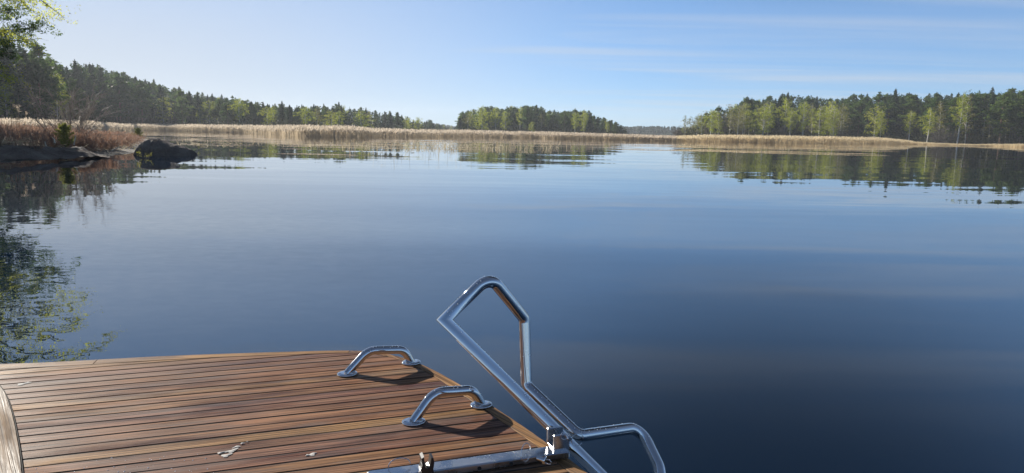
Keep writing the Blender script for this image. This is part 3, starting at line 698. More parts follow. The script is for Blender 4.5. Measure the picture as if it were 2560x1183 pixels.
undergrowth('undergrowth', isl_land, ISL_FRONT, (1143, 1566), 500, 70, 3.0, 'dark low undergrowth under the island trees', 2)
undergrowth('undergrowth', right_land, RIGHT_FRONT, (1690, 2750), 1500, 85, 3.6, 'dark low undergrowth under the right forest', 3)

def wood(name, land, front, sky, xr, n, d0, d1, label, seed, hmax=15, k=170, drop=10):
    """the closed canopy behind the front trees, too dense to count"""
    rng = np.random.default_rng(seed); C, S = [], []
    for i in range(n):
        x = rng.uniform(*xr); Y = interp(front, x) + rng.uniform(d0, d1) * min(1.0, interp(front, x) / 200); p = col_pt(x, Y); g = land.height(*p)
        if g < 0.3: continue
        h = min(hmax * rng.uniform(.8, 1.1), (at(x, interp(sky, x) + drop * rng.uniform(.6, 1.5), Y).z - g))
        if h < 3: continue
        t = rng.random(k) ** 1.2; r = np.sqrt(rng.random(k)) * (1 - t) ** .7 * h * 0.25 + .15; an = rng.uniform(0, 6.28, k)
        lump = rng.normal(size=(14, 3)) * .35; C.append(np.stack([p[0] + np.cos(an) * r, p[1] + np.sin(an) * r, g + t * h], 1) + lump[rng.integers(0, 14, k)]); S.append(rng.uniform(0.25, 0.6, k))
    V, F = leaf_quads(np.concatenate(C), np.concatenate(S), rng, 1.8)
    tag(link(name, arr_mesh(name, V, F, M['spruce'])), label, 'forest', kind='stuff')
wood('hillside_wood', left_land, LEFT_FRONT, LEFT_SKY, (-420, 1130), 520, 35, 110, 'closed dark conifer canopy on the upper left hillside', 61, 17, 170, 11)
wood('island_wood', isl_land, ISL_FRONT, ISL_SKY, (1146, 1564), 170, 20, 75, 'closed pine canopy in the middle of the island', 62, 13, 170, 10)
wood('shore_wood', right_land, RIGHT_FRONT, RIGHT_SKY, (1760, 2750), 330, 35, 85, 'closed pine canopy deep in the right forest', 63, 17, 170, 12)

def far_forest():
    rng = np.random.default_rng(9); C, S = [], []
    for i in range(520):
        x = rng.uniform(1060, 1760); Y = rng.uniform(720, 860); p = col_pt(x, Y); g = 1.0
        top = interp([(1060, 306), (1120, 313), (1145, 318), (1500, 320), (1570, 317), (1640, 316), (1700, 318), (1760, 322)], x) + abs(rng.normal(0, 1.6)) + rng.uniform(-1.2, .8)
        h = at(x, top, Y).z - g
        k = 120; t = rng.random(k); r = (1 - t) ** .7 * h * 0.17; an = rng.uniform(0, 6.28, k)
        c = np.stack([p[0] + np.cos(an) * r, p[1] + np.sin(an) * r, g + t * h], 1); C.append(c); S.append(rng.uniform(0.9, 1.8, k))
    V, F = leaf_quads(np.concatenate(C), np.concatenate(S), rng, 1.5)
    tag(link('far_forest', arr_mesh('far_forest', V, F, M['spruce'])), 'bluish far spruce forest closing the end of the lake', 'forest', kind='stuff')
far_forest()

# ------------------------------------------------------------------ reed belts
def reed_bed(name, front, n, depth, label, seed, hgt=2.0, w=0.05, plume=0.11, tops=None, mats=('stem', 'plume')):
    """front: (column, row of the waterline); stems stand in the water behind it"""
    rng = np.random.default_rng(seed); P = [on_plane(x, y, 0) for x, y in front]
    az = np.array([p.x / p.y for p in P]); dp = np.array([p.y for p in P])
    fine = np.linspace(az[0], az[-1], 240); dd = np.interp(fine, az, dp); ker = np.hanning(13); ker /= ker.sum()
    dd = np.convolve(np.pad(dd, 6, mode='edge'), ker, 'valid')                # an even, rounded water's edge
    a_ = rng.uniform(az[0], az[-1], n); d_ = np.interp(a_, fine, dd); b = np.stack([a_ * d_, d_], 1)
    r = np.linalg.norm(b, axis=1); u = b / r[:, None]
    wob = np.array([fbm(q[0], q[1], 0.12, seed) for q in b]) * 2.2
    back = rng.random(n) ** 1.6 * depth + wob
    q = b + u * back[:, None]
    hh = hgt * np.array([1 + 0.14 * fbm(p[0], p[1], 0.25, seed + 5) for p in q]) * rng.uniform(0.66, 1.06, n)
    hh *= np.interp(back, [-2.5, 1.5, 6.0], [0.55, 0.82, 1.0])
    if tops is not None:
        col = CX + q[:, 0] / q[:, 1] * FPX * 1.0117
        hh *= np.interp(col, [a for a, _ in tops], [a for _, a in tops])
    base = np.stack([q[:, 0], q[:, 1], np.full(n, -0.05)], 1)
    lean = rng.normal(0, 0.10, (n, 2)) + np.array([0.05, 0])
    tip = base + np.stack([lean[:, 0] * hh, lean[:, 1] * hh, hh], 1)
    V1, F1 = strips(base, tip, w * rng.uniform(0.6, 1.2, n), rng, 0.6)
    pl = rng.uniform(0.26, 0.52, n) * hgt / 2; d = np.stack([rng.normal(0.10, 0.10, n), rng.normal(0, .10, n), pl], 1)
    V2, F2 = strips(tip - d * 0.5, tip + d * 0.5, plume * rng.uniform(.6, 1.3, n), rng, 0.35)
    # leaf blades hanging off the stems
    m = n // 2; k = rng.integers(0, n, m); g = rng.uniform(.25, .85, m)[:, None]; a0 = base[k] * (1 - g) + tip[k] * g
    V3, F3 = strips(a0, a0 + np.stack([rng.normal(0, .22, m), rng.normal(0, .22, m), rng.normal(0.02, .13, m)], 1), w * .8, rng, 0.2)
    V, F = cat_vf([(V1, F1), (V2, F2), (V3, F3)])
    mi = np.concatenate([np.zeros(n), np.ones(n), np.zeros(m)])
    return tag(link(name, arr_mesh(name, V, F, [M[k] for k in mats], mi)), label, 'reeds', kind='stuff')
reed_bed('reed_bed', [(-500, 352), (-200, 345), (0, 340), (120, 338), (240, 335), (330, 327), (400, 327), (500, 330), (619, 333), (690, 337), (755, 341), (850, 343), (920, 342.5), (1000, 342.5), (1100, 342), (1200, 343.5), (1260, 344.5)],
         38000, 24, 'pale dry reed belt along the left half of the lake', 71, 1.88, 0.055, 0.12, [(0, 1.0), (240, 1.0), (300, .9), (400, 1.0), (880, 1.05), (925, .9), (1000, .86), (1260, .9)])
reed_bed('reed_bed', [(1255, 344.5), (1330, 345), (1400, 347), (1480, 349), (1567, 351), (1690, 353.5)],
         12000, 26, 'pale dry reed belt before the island', 72, 1.58, 0.055, 0.12, [(1255, 1.0), (1350, 1.05), (1450, .95), (1690, .75)])
reed_bed('reed_bed', [(1690, 353.3), (1827, 355.5), (1950, 358), (2106, 359.5), (2200, 360), (2280, 361)],
         15000, 26, 'golden dry reed belt before the right forest', 73, 1.68, 0.055, 0.10, [(1690, .72), (1760, .95), (2000, 1.0), (2180, 1.08), (2215, .98), (2260, .66), (2290, .42)], ('gold_stem', 'gold_plume'))
reed_bed('sedge_strip', [(2275, 361), (2330, 362.5), (2389, 364), (2480, 366), (2560, 369), (2800, 374)],
         13000, 9, 'low golden sedge strip along the right waterline', 74, 0.75, 0.05, 0.05, [(2275, 1.2), (2330, .8), (2430, .6), (2500, .95), (2560, 1.2)], ('gold_stem', 'gold_plume'))

def rushes():
    rng = np.random.default_rng(17); A, B, Wd = [], [], []
    def put(x, y, h, lean, w):
        p = np.array(on_plane(x, y, 0)); an = rng.uniform(0, 6.28); l = abs(rng.normal(0, lean)) + 0.05
        t = p + np.array([math.cos(an) * l * h, math.sin(an) * l * h, h]); A.append(p + (0, 0, -.03)); B.append(t); Wd.append(w)
        if rng.random() < .45:
            e = t + np.array([rng.normal(0, .5), rng.normal(0, .3), -rng.uniform(.1, .8) * h]) * .6; A.append(t); B.append(e); Wd.append(w * .8)
    for i in range(620):
        x = rng.normal(1150, 125); y = 369 + rng.normal(0, 4.0) + (x - 1150) * 0.006
        put(x, y, rng.uniform(.1, .6), .7, .036)
    for i in range(220):
        x = rng.uniform(830, 1420); put(x, rng.uniform(358, 374), rng.uniform(.08, .4), .6, .036)
    for i in range(170):
        put(rng.uniform(440, 900), rng.uniform(352, 366), rng.uniform(.05, .22), 1.4, .045)
    for i in range(60):
        put(rng.uniform(1000, 1560), rng.uniform(352, 372), rng.uniform(.2, .6), .4, .03)
    for i in range(34):
        put(rng.uniform(880, 1180), rng.uniform(378, 405), rng.uniform(.3, .75), .06, .012)
    V, F = strips(np.array(A), np.array(B), np.array(Wd), rng, .6)
    tag(link('broken_rushes', arr_mesh('broken_rushes', V, F, M['straw'])), 'broken dry rushes standing in open water before the island', 'rushes', kind='stuff')
rushes()

# ------------------------------------------------------------------ near shore on the left
NEAR = [on_plane(-900, 470, 0), on_plane(-300, 420, 0), on_plane(0, 402, 0), on_plane(150, 398, 0), on_plane(260, 391, 0), on_plane(330, 383, 0), on_plane(385, 368, 0), on_plane(380, 352, 0), on_plane(330, 342, 0), on_plane(150, 340, 0), on_plane(-300, 346, 0), on_plane(-900, 365, 0)]
near_land = Land([(p.x, p.y) for p in NEAR], [(-1.5, -0.5), (0, 0.02), (1.0, 0.10), (3, 0.22), (8, 0.45)], 0.10, 0.5, 2.0)
near_land.build('shore_ground', M['soil'], 0.45, 'peaty shore ground under the red brown shrubs')

def heightfield(name, x0, x1, y0, y1, step, hf, material, label, cat):
    X = np.arange(x0, x1, step); Y = np.arange(y0, y1, step); V = []
    for x in X:
        for y in Y: V.append((x, y, hf(x, y)))
    ny = len(Y); a = np.arange((len(X) - 1) * ny).reshape(len(X) - 1, ny)[:, :-1].ravel()
    F = np.stack([a, a + ny, a + ny + 1, a + 1], 1).astype(np.int32)
    V = np.array(V); z = V[:, 2][F].max(1); F = F[z > -0.25]
    return tag(link(name, arr_mesh(name, V, F, material, smooth=True)), label, cat)
# sloping slab
SLAB_POLY = [tuple(on_plane(x, y, 0)[:2]) for x, y in ((-700, 460), (-300, 432), (0, 414), (60, 413), (110, 409), (165, 404), (230, 400), (278, 397))] + [tuple(on_plane(x, y, 0)[:2]) for x, y in ((276, 391), (200, 383), (100, 377), (-300, 385), (-700, 400))]
def slab_h(x, y):
    d = float(poly_dist(np.array([x]), np.array([y]), SLAB_POLY)[0])
    wx, wy = x + 0.3 * fbm(x, y, .9, 1.0), y + .3 * fbm(x, y, .9, 7.0)
    st = (wx * 0.35 + wy * 0.94) * 1.3
    step = (st - math.floor(st)); ledge = 0.08 * (math.floor(st * .7) % 3) * min(1, step * 4) - 0.04 * step
    ridge = 0.08 * fbm(x, y, 0.6, 3.0) + 0.10 * fbm(x, y, 2.0, 5.0) - 0.06 * max(0, 1 - abs(math.sin(wx * 1.1 + wy * .4)) * 9)
    if d < 0: return max(-0.3, d * .8)
    return min(1, d / 1.1) * (0.12 + 0.125 * min(d, 2.6) + ledge * min(1, d) + ridge)
heightfield('rock_slab', on_plane(-500, 430, 0).x, on_plane(290, 392, 0).x + .4, 21.5, 36.5, 0.11, slab_h, M['rock'], 'low dark ledged rock slab sloping into the water at left', 'rock')
# boulder: blunt at its left end, sinking to the right
bc = on_plane(400, 389, 0); BX0, BX1 = on_plane(318, 389, 0).x, on_plane(484, 389, 0).x; BL = BX1 - BX0
def boulder_h(x, y):
    t = (x - BX0) / BL; v = (y - (bc.y + .75 - 0.15 * t)) / (0.95 - 0.25 * t)
    n1 = fbm(x, y, 0.9, 11.0); n2 = fbm(x, y, 3.2, 15.0)
    tt = t + 0.02 * n2; vv = v + .10 * n1
    if tt <= 0 or tt >= 1 or abs(vv) >= 1: return -0.3
    prof = float(np.interp(tt, [0, 0.02, 0.06, 0.14, 0.20, 0.42, 0.52, 0.62, 0.80, 0.95, 1.0], [-.1, .50, .66, .74, .80, .74, .64, .56, .42, .24, -.1]))
    z = prof * (1 - abs(vv) ** 3.2) ** .6 + .08 * n1 + .055 * n2
    if abs(math.sin(vv * 2.6 + tt * 3.0 + .4 * n1)) < .07: z -= .06
    return z
heightfield('boulder', BX0 - .1, BX1 + .1, bc.y - .6, bc.y + 2.2, 0.035, boulder_h, M['rock'], 'blunt dark boulder standing in the water at the tip of the shrubby shore', 'boulder')
for x, y, s in ((492, 376, .16), (505, 374, .11)):
    pass

def shrubs():
    rng = np.random.default_rng(23); A, B, Wd = [], [], []
    for i in range(2300):
        x = rng.uniform(-420, 372) if i < 1200 else rng.uniform(120, 385); y = rng.uniform(344, 386); p = on_plane(x, y, 0); g = near_land.height(p.x, p.y)
        if g < 0.1: continue
        top = interp([(-400, 297), (0, 303), (120, 309), (220, 322), (300, 326), (372, 330)], x); h = (at(x, top + abs(rng.normal(0, 7)), p.y).z - g)
        h = min(h, rng.uniform(.6, 1.35))
        if h < .2: continue
        for s in range(int(rng.integers(5, 9))):
            d = np.array([rng.normal(0, .35), rng.normal(0, .35), 1.0]); b = np.array([p.x + rng.normal(0, .12), p.y + rng.normal(0, .12), g - .03]); l = h * rng.uniform(.55, 1.0)
            t = b + d * l; A.append(b); B.append(t); Wd.append(.016)
            for k in range(5):
                f = rng.uniform(.35, 1); c = b + d * l * f; A.append(c); B.append(c + (d * .6 + rng.normal(size=3) * .5) * h * rng.uniform(.08, .25)); Wd.append(.022)
    V, F = strips(np.array(A), np.array(B), np.array(Wd), rng, .6)
    tag(link('shrub_thicket', arr_mesh('shrub_thicket', V, F, M['red_twig'])), 'red brown leafless shrub thicket covering the left shore', 'shrubs', kind='stuff')
    A, B, Wd = [], [], []
    for i in range(900):
        x = rng.uniform(-300, 345); y = rng.normal(378, 6) - max(0, x - 150) * .01; p = on_plane(x, y, 0); g = max(slab_h(p.x, p.y), near_land.height(p.x, p.y))
        if g < 0.03: continue
        a = np.array([p.x, p.y, g + rng.uniform(.0, .12)]); an = rng.uniform(0, 6.28); l = rng.uniform(.2, .8)
        A.append(a); B.append(a + np.array([math.cos(an) * l, math.sin(an) * l, rng.normal(.12, .2) * l + .05])); Wd.append(rng.uniform(.01, .028))
    V, F = strips(np.array(A), np.array(B), np.array(Wd), rng, .6)
    tag(link('drift_straw', arr_mesh('drift_straw', V, F, M['straw'])), 'washed up straw lying along the left shore', 'straw', kind='stuff')
shrubs()
def stick(pts, r, label):
    mb = MB(); mb.tube(pts, [r, r * .8, r * .5] if len(pts) == 3 else [r, r * .6], n=6)
    tag(mb.build('driftwood_stick', M['dead_wood']), label, 'stick')
M['dead_wood'] = simple('bleached_wood', (0.46, 0.40, 0.32), 0.8, var=.3, bscale=12)
stick([at(185, 362, 33), at(187, 350, 33), at(190, 338, 33)], .035, 'bleached broken stick standing upright right of the green sapling')
stick([at(137, 358, 32), at(136, 349, 32), at(131, 344, 32)], .04, 'forked pale stick stump left of the green sapling')
stick([at(279, 377, 34), at(290, 371, 34), at(300, 367, 34)], .03, 'pale stick lying slanted at the water left of the boulder')
stick([at(116, 366, 31), at(113, 358, 31), at(112, 353, 31)], .03, 'thin pale stick poking out of the straw above the slab')

# leafless bush behind the sapling, two green saplings, the sprig at the boulder
def bush_thing(name, cat, loc, meshes, label, sc=(1, 1, 1), rz=0.0, group=None):
    e = empty(name, loc, rz, sc); tag(e, label, cat, group); link('trunk', meshes[0], e); link('crown', meshes[1], e); return e
pb = on_plane(172, 379, 0); gb = near_land.height(pb.x, pb.y)
bush_thing('bare_bush', 'bush', (pb.x, pb.y, gb), bare_mesh(201, 3.7, 15, 1.15, 'pale_twig', 12, 8, 0.016, 'pale_twig_bark', .6), 'spreading grey leafless bush rising over the shrubs at left', (1.05, 1.0, 1.0), .6)
def sapling_mesh(seed, H):
    rng = np.random.default_rng(seed); tr = MB(); tr.tube([(0, 0, -.05), (.02, 0, H)], [.03, .008], n=6); C, S = [], []
    for i in range(20):
        z = H * (.12 + .85 * i / 20); an = i * 2.4; l = (H * .42 * (1 - z / H) ** .7 + .06) * rng.uniform(.55, 1.2); d = np.array([math.cos(an), math.sin(an), .55])
        for q in range(7):
            c = np.array([0, 0, z]) + d * l * (q + 1) / 7; C.append(c + rng.normal(size=(12, 3)) * .04); S.append(rng.uniform(.03, .05, 12))
    V, F = leaf_quads(np.concatenate(C), np.concatenate(S), rng, 2.6)
    return tr.mesh('trunk', M['dark_bark']), arr_mesh('crown', V, F, M['sapling'])
M['sapling'] = foliage('young_pine_needles', [(.11, .12, .03), (.16, .17, .04), (.20, .205, .055)], .4, 1.3)
ps = at(164, 384, 34.0); bush_thing('pine_sapling', 'sapling', (ps.x, ps.y, .25), sapling_mesh(5, 1.12), 'bushy yellow green pine sapling under the grey leafless bush', (1.0, 1.0, 1.1))
ps = on_plane(346, 356, 0); bush_thing('pine_sapling', 'sapling', (ps.x, ps.y, max(.05, near_land.height(ps.x, ps.y))), sapling_mesh(6, 1.15), 'small green sapling standing above the boulder', (.9, .9, 1.0))
def sprig_mesh(seed):
    rng = np.random.default_rng(seed); tr = MB(); C, S = [], []
    for i in range(8):
        b = np.array([rng.normal(0, .12), rng.normal(0, .06), -.05]); t = b + np.array([rng.normal(.08, .16), rng.normal(0, .1), rng.uniform(.25, .55)])
        tr.tube([b, t], [.007, .003], n=4, cap=False)
        for q in range(9): C.append((b + (t - b) * rng.uniform(.35, 1.05) + rng.normal(size=3) * .03)[None]); S.append(rng.uniform(.025, .045, 1))
    V, F = leaf_quads(np.concatenate(C), np.concatenate(S), rng, 1.4); return tr.mesh('trunk', M['dark_bark']), arr_mesh('crown', V, F, M['sprig'])
M['sprig'] = foliage('yellow_sprig_leaves', [(.20, .20, .035), (.26, .25, .04), (.32, .29, .06)], .45, 1.2)
pp = on_plane(362, 396, 0); bush_thing('willow_sprig', 'sprig', (pp.x, pp.y, 0), sprig_mesh(8), 'yellow green leafy sprig growing from the water before the boulder')

# tall reed stems with plumes above the shrubs
def tall_reeds():
    rng = np.random.default_rng(31)
    for i, (x, y) in enumerate(((24, 252), (30, 262), (38, 265), (45, 263), (43, 275), (14, 278), (26, 279), (42, 283), (62, 280), (2, 287))):
        top = at(x, y, 39.0); e = empty('tall_reed', (top.x, top.y, .2)); h = top.z - .2
        tag(e, 'tall reed with a pale drooping plume above the left reed belt', 'reed', 'tall plumed reeds at left')
        mb = MB(); mb.tube([(0, 0, 0), (-.02, 0, h * .6), (.04, 0, h)], [.012, .010, .006], n=4); mb.build('stem', M['stem'], e)
        A = np.array([[.04, 0, h - .05]]) + rng.normal(size=(11, 3)) * (.01, .01, .06); d = np.stack([rng.uniform(.03, .16, 11), rng.normal(0, .04, 11), rng.uniform(-.12, .06, 11)], 1)
        V, F = strips(A, A + d, .035, rng, .5); link('plume', arr_mesh('plume', V, F, M['plume']), e)
tall_reeds()

# overhanging birch and pine at the left edge
def near_birch():
    rng = np.random.default_rng(77); loc = at(-115, 400, 27.0); loc = Vector((loc.x, loc.y, max(.1, near_land.height(loc.x, loc.y))))
    e = empty('birch_tree', loc); tag(e, 'big overhanging birch with fine spring leaves at the left edge of the photo', 'birch tree')
    tr = MB(); H = 13.0
    P = lambda t: np.array([0.5 * t * t, 0.2 * math.sin(3 * t), H * t])
    tr.tube([P(t) for t in np.linspace(-.02, 1, 12)], [.19 * (1 - .93 * max(0, t)) for t in np.linspace(-.02, 1, 12)], n=10)
    C, S = [], []; A, B, Wd = [], [], []
    for i in range(84):
        t = .16 + .80 * (i + rng.random()) / 84; an = i * 2.399 + rng.normal(0, .3); f = (t - .2) / .8
        ln = 4.3 * math.sin(math.pi * (.15 + .74 * f)) * rng.uniform(.6, 1.15)
        b = P(t); out = np.array([math.cos(an), math.sin(an), 0])
        p1 = b + out * ln * .45 + (0, 0, ln * .40); p2 = p1 + out * ln * .35 + (0, 0, ln * .02); p3 = p2 + out * ln * .22 + (0, 0, -ln * .18)
        tr.tube([b, p1, p2, p3], [.06, .035, .018, .006], n=5, cap=False)
        for q in range(int(18 + 7 * ln)):
            g = rng.uniform(.15, 1)
            c = b + (p1 - b) * g / .45 if g < .45 else (p1 + (p2 - p1) * (g - .45) / .33 if g < .78 else p2 + (p3 - p2) * (g - .78) / .22)
            d = rng.normal(size=3) * .55 + out * .5; d[2] = -abs(d[2]) * .5 - .15; l = rng.uniform(.4, 1.1); tip = c + d * l
            A.append(c); B.append(tip); Wd.append(.009)
            k = int(rng.integers(12, 24)); gg = rng.random((k, 1)); C.append(c * (1 - gg) + tip * gg + rng.normal(size=(k, 3)) * .06); S.append(rng.uniform(.038, .066, k))
    V1, F1 = leaf_quads(np.concatenate(C), np.concatenate(S), rng, 1.3); V2, F2 = strips(np.array(A), np.array(B), np.array(Wd), rng, .5)
    V, F = cat_vf([(V1, F1), (V2, F2)]); mi = np.concatenate([np.zeros(len(F1)), np.ones(len(F2))])
    tr.build('trunk', M['birch_bark'], e); link('crown', arr_mesh('crown', V, F, [M['near_birch'], M['twig']], mi), e)
near_birch()
def near_pine():
    rng = np.random.default_rng(78); loc = at(-85, 380, 34.0); g = max(.1, near_land.height(loc.x, loc.y)); loc = Vector((loc.x, loc.y, g))
    e = empty('pine_tree', loc); tag(e, 'dark pine reaching long boughs in front of the overhanging birch, left edge', 'pine tree')
    tr = MB(); H = 10.5; tr.tube([(0, 0, -.1), (.1, 0, H * .5), (0, .1, H)], [.17, .11, .02], n=9); C, S = [], []
    boughs = [(t, an, ln) for t, an, ln in [(.50, -.1, 4.7), (.47, .35, 3.6), (.60, .2, 3.2), (.53, -.5, 3.4), (.40, .1, 2.6)]]
    for i in range(26): boughs.append((.35 + .62 * i / 26, i * 2.4 + 1.2, rng.uniform(1.2, 2.6) * (1.1 - i / 40)))
    for t, an, ln in boughs:
        b = np.array([.1 * (1 - t), 0, t * H]); d = np.array([math.cos(an), math.sin(an), .06]); tip = b + d * ln
        tr.tube([b, b + d * ln * .5 + (0, 0, -.05), tip + (0, 0, .1)], [.05, .03, .01], n=5, cap=False)
        for q in range(int(ln * 9)):
            f = rng.uniform(.3, 1.03); c = b + d * ln * f + rng.normal(size=3) * (.3, .3, .12) * min(1, ln * .4); k = 34
            C.append(c + rng.normal(size=(k, 3)) * (.13, .13, .09)); S.append(rng.uniform(.03, .06, k))
    V, F = leaf_quads(np.concatenate(C), np.concatenate(S), rng, 3.0)
    tr.build('trunk', M['pine_bark'], e); link('crown', arr_mesh('crown', V, F, M['pine']), e)
near_pine()
# the wood goes on along the shore to the left of the photo and shades the rock
for x_, y_, h_ in ((-32.0, 38.2, 10.5), (-37.0, 41.5, 13), (-40.5, 45.5, 13), (-40, 38, 12), (-36, 34, 11.5)):
    tree('pine' if h_ != 12 else 'spruce', (x_, y_, .3), h_, 'dark conifer on the near shore just outside the left edge', 'near conifers left of the photo')

# ------------------------------------------------------------------ bathing platform
DZ = 0.5; TH = math.radians(18.5); cT, sT = math.cos(TH), math.sin(TH)
plat = empty('bathing_platform', (0, 0, DZ), TH)
tag(plat, 'wet teak bathing platform with dark caulked seams at the lower left', 'platform')
def loc2(p): return Vector((p[0] * cT + p[1] * sT, -p[0] * sT + p[1] * cT, p[2] - DZ if len(p) > 2 else 0))
def dk(x, y, dz=0.0): return loc2(on_plane(x, y, DZ + dz))
outer_px = [(0, 908.6), (109, 906), (225, 899), (457, 887), (703, 879), (800, 876.3), (872, 874.8), (905, 875.5), (940, 878), (979, 884.5), (1020, 896), (1063, 912), (1138, 951.5), (1200, 991), (1242, 1020), (1298, 1055.5), (1363, 1101), (1424, 1145), (1475, 1183)]
inner_px = [(0, 923.7), (225, 912), (369, 902.8), (527, 894.5), (703, 887.5), (861, 883), (900, 883.5), (940, 886), (975, 892), (1010, 903), (1037, 915), (1090, 944), (1118, 963), (1217, 1029), (1312, 1095), (1335, 1111), (1385, 1152), (1425, 1183)]
OUT = [dk(*p) for p in outer_px]; INN = [dk(*p) for p in inner_px]
def extend(P):
    a, b = P[0], P[1]; d = (a - b).normalized(); pre = [a + d * .8 + Vector((0, -.10, 0)), a + d * .4 + Vector((0, -.03, 0))]
    a, b = P[-1], P[-2]; d = (a - b).normalized(); post = [a + d * .3 + Vector((-.01, 0, 0)), a + d * .75 + Vector((-.05, 0, 0))]
    return pre + P + post
OUT, INN = extend(OUT), extend(INN)
def arclen(P, n):
    L = [0]
    for i in range(len(P) - 1): L.append(L[-1] + (P[i + 1] - P[i]).length)
    out = []
    for k in range(n):
        s = L[-1] * k / (n - 1); i = max(0, min(len(P) - 2, int(np.searchsorted(L, s)) - 1)); t = (s - L[i]) / (L[i + 1] - L[i]); out.append(P[i].lerp(P[i + 1], t))
    return out
def smooth(P, it=2):
    for _ in range(it): P = [P[0]] + [(P[i - 1] + P[i] * 2 + P[i + 1]) / 4 for i in range(1, len(P) - 1)] + [P[-1]]
    return P
NB = 90
NEARC = [(OUT[0].x + .05, INN[-1].y + .02), (OUT[0].x + .05, INN[0].y - .1)]
OUTs = smooth(arclen(OUT, NB), 3); INNs = []
# inner line of the rim: nearest station on the measured inner line for each outer station
inn_d = smooth(arclen(INN, 400), 6)
for i, p in enumerate(OUTs):
    t = (OUTs[min(i + 1, NB - 1)] - OUTs[max(i - 1, 0)]).normalized(); nrm = Vector((t.y, -t.x, 0))
    hits = []
    for q0, q1 in zip(inn_d[:-1], inn_d[1:]):
        s0, s1 = (q0 - p).dot(t), (q1 - p).dot(t)
        if s0 * s1 <= 0 and abs(s0 - s1) > 1e-9: hits.append(q0.lerp(q1, s0 / (s0 - s1)))
    INNs.append(min(hits, key=lambda q: (q - p).length) if hits else min(inn_d, key=lambda q: (q - p).length))
def board(path_o, path_i, z0, z1, bev=.004):
    """a curved board between two lines, with softened top edges"""
    mb = MB(); V = []; n = len(path_o)
    for o, i in zip(path_o, path_i):
        d = (i - o).normalized()
        for q, z in ((o, z0), (o, z1 - bev), (o + d * bev, z1), (i - d * .0012, z1), (i, z1 - .0012), (i, z0)): V.append((q.x, q.y, z))
    F = []
    for k in range(n - 1):
        for j in range(5): F.append((k * 6 + j, k * 6 + j + 1, k * 6 + 7 + j, k * 6 + 6 + j))
    F += [[5, 4, 3, 2, 1, 0], [(n - 1) * 6 + j for j in range(6)]]
    mb.add(V, F); return mb
def along(o, d):
    """turn the board's own X axis along its length, so that the wood grain runs with it"""
    a = math.atan2(d.y, d.x); o.data.transform(Matrix.Rotation(-a, 4, 'Z')); o.rotation_euler = (0, 0, a); return o
gapI = [i + (o - i).normalized() * .0035 for o, i in zip(OUTs, INNs)]
# the rim is laid in lengths that meet at fine joints
cuts = [0, 24, 47, NB - 12, NB]
jn = min(range(NB), key=lambda k: (OUTs[k] - dk(884, 875)).length); cuts[2] = jn + 1
for a, b in zip(cuts[:-1], cuts[1:]):
    oo, ii = OUTs[max(0, a - 1):b], gapI[max(0, a - 1):b]
    oo = [p.copy() for p in oo]; ii = [p.copy() for p in ii]
    if a > 0: oo[0] = oo[0].lerp(oo[1], .06); ii[0] = ii[0].lerp(ii[1], .06)
    along(board(oo, ii, -.025, .0, .006).build('rim_board', M['teak'], plat), oo[-1] - oo[0])
def clip_poly(S, C):
    """keep the part of polygon S inside convex polygon C (counter-clockwise)"""
    for i in range(len(C)):
        a, b = C[i], C[(i + 1) % len(C)]; out = []
        side = lambda p: (b[0] - a[0]) * (p[1] - a[1]) - (b[1] - a[1]) * (p[0] - a[0])
        for k in range(len(S)):
            p, q = S[k], S[(k + 1) % len(S)]; sp, sq = side(p), side(q)
            if sp >= 0: out.append(p)
            if (sp >= 0) != (sq >= 0): t = sp / (sp - sq); out.append((p[0] + (q[0] - p[0]) * t, p[1] + (q[1] - p[1]) * t))
        S = out
        if len(S) < 3: return []
    return S
def hull2(P):
    P = sorted(set((round(p[0], 5), round(p[1], 5)) for p in P)); lo, hi = [], []
    cr = lambda o, a, b: (a[0] - o[0]) * (b[1] - o[1]) - (a[1] - o[1]) * (b[0] - o[0])
    for p in P:
        while len(lo) >= 2 and cr(lo[-2], lo[-1], p) <= 0: lo.pop()
        lo.append(p)
    for p in reversed(P):
        while len(hi) >= 2 and cr(hi[-2], hi[-1], p) <= 0: hi.pop()
        hi.append(p)
    return lo[:-1] + hi[:-1]
inner_hull = hull2([(p.x, p.y) for p in inn_d] + NEARC)
ref = dk(56, 1170).y; PW = 0.0600
mb = MB()
nmin = min(p[1] for p in inner_hull); nmax = max(p[1] for p in inner_hull)
k0 = math.floor((nmin - ref) / PW)
for k in range(k0, int((nmax - ref) / PW) + 2):
    y0, y1 = ref + k * PW + .0038, ref + (k + 1) * PW - .0038
    xs = [-4 + .2 * i for i in range(41)]
    poly = clip_poly([(-4, y0), (4, y0), (4, y1), (-4, y1)], inner_hull)
    if len(poly) < 3: continue
    ar = abs(sum(poly[i][0] * poly[(i + 1) % len(poly)][1] - poly[(i + 1) % len(poly)][0] * poly[i][1] for i in range(len(poly)))) / 2
    if ar < 4e-4: continue
    cx, cy = sum(p[0] for p in poly) / len(poly), sum(p[1] for p in poly) / len(poly)
    n = len(poly); zt = -.0002 - .0008 * random.Random(k).random()
    ins = []
    for p in poly:
        dyy = .0012 if p[1] < cy else -.0012; ins.append((p[0], p[1] + (dyy if abs(p[1] - cy) > .006 else 0), zt))
    V = [(p[0], p[1], -.02) for p in poly] + [(p[0], p[1], zt - .0012) for p in poly] + ins
    F = [list(range(2 * n, 3 * n))] + [(i, (i + 1) % n, n + (i + 1) % n, n + i) for i in range(n)] + [(n + i, n + (i + 1) % n, 2 * n + (i + 1) % n, 2 * n + i) for i in range(n)]
    mb.add(V, F)
mb.build('planking', M['teak'], plat)
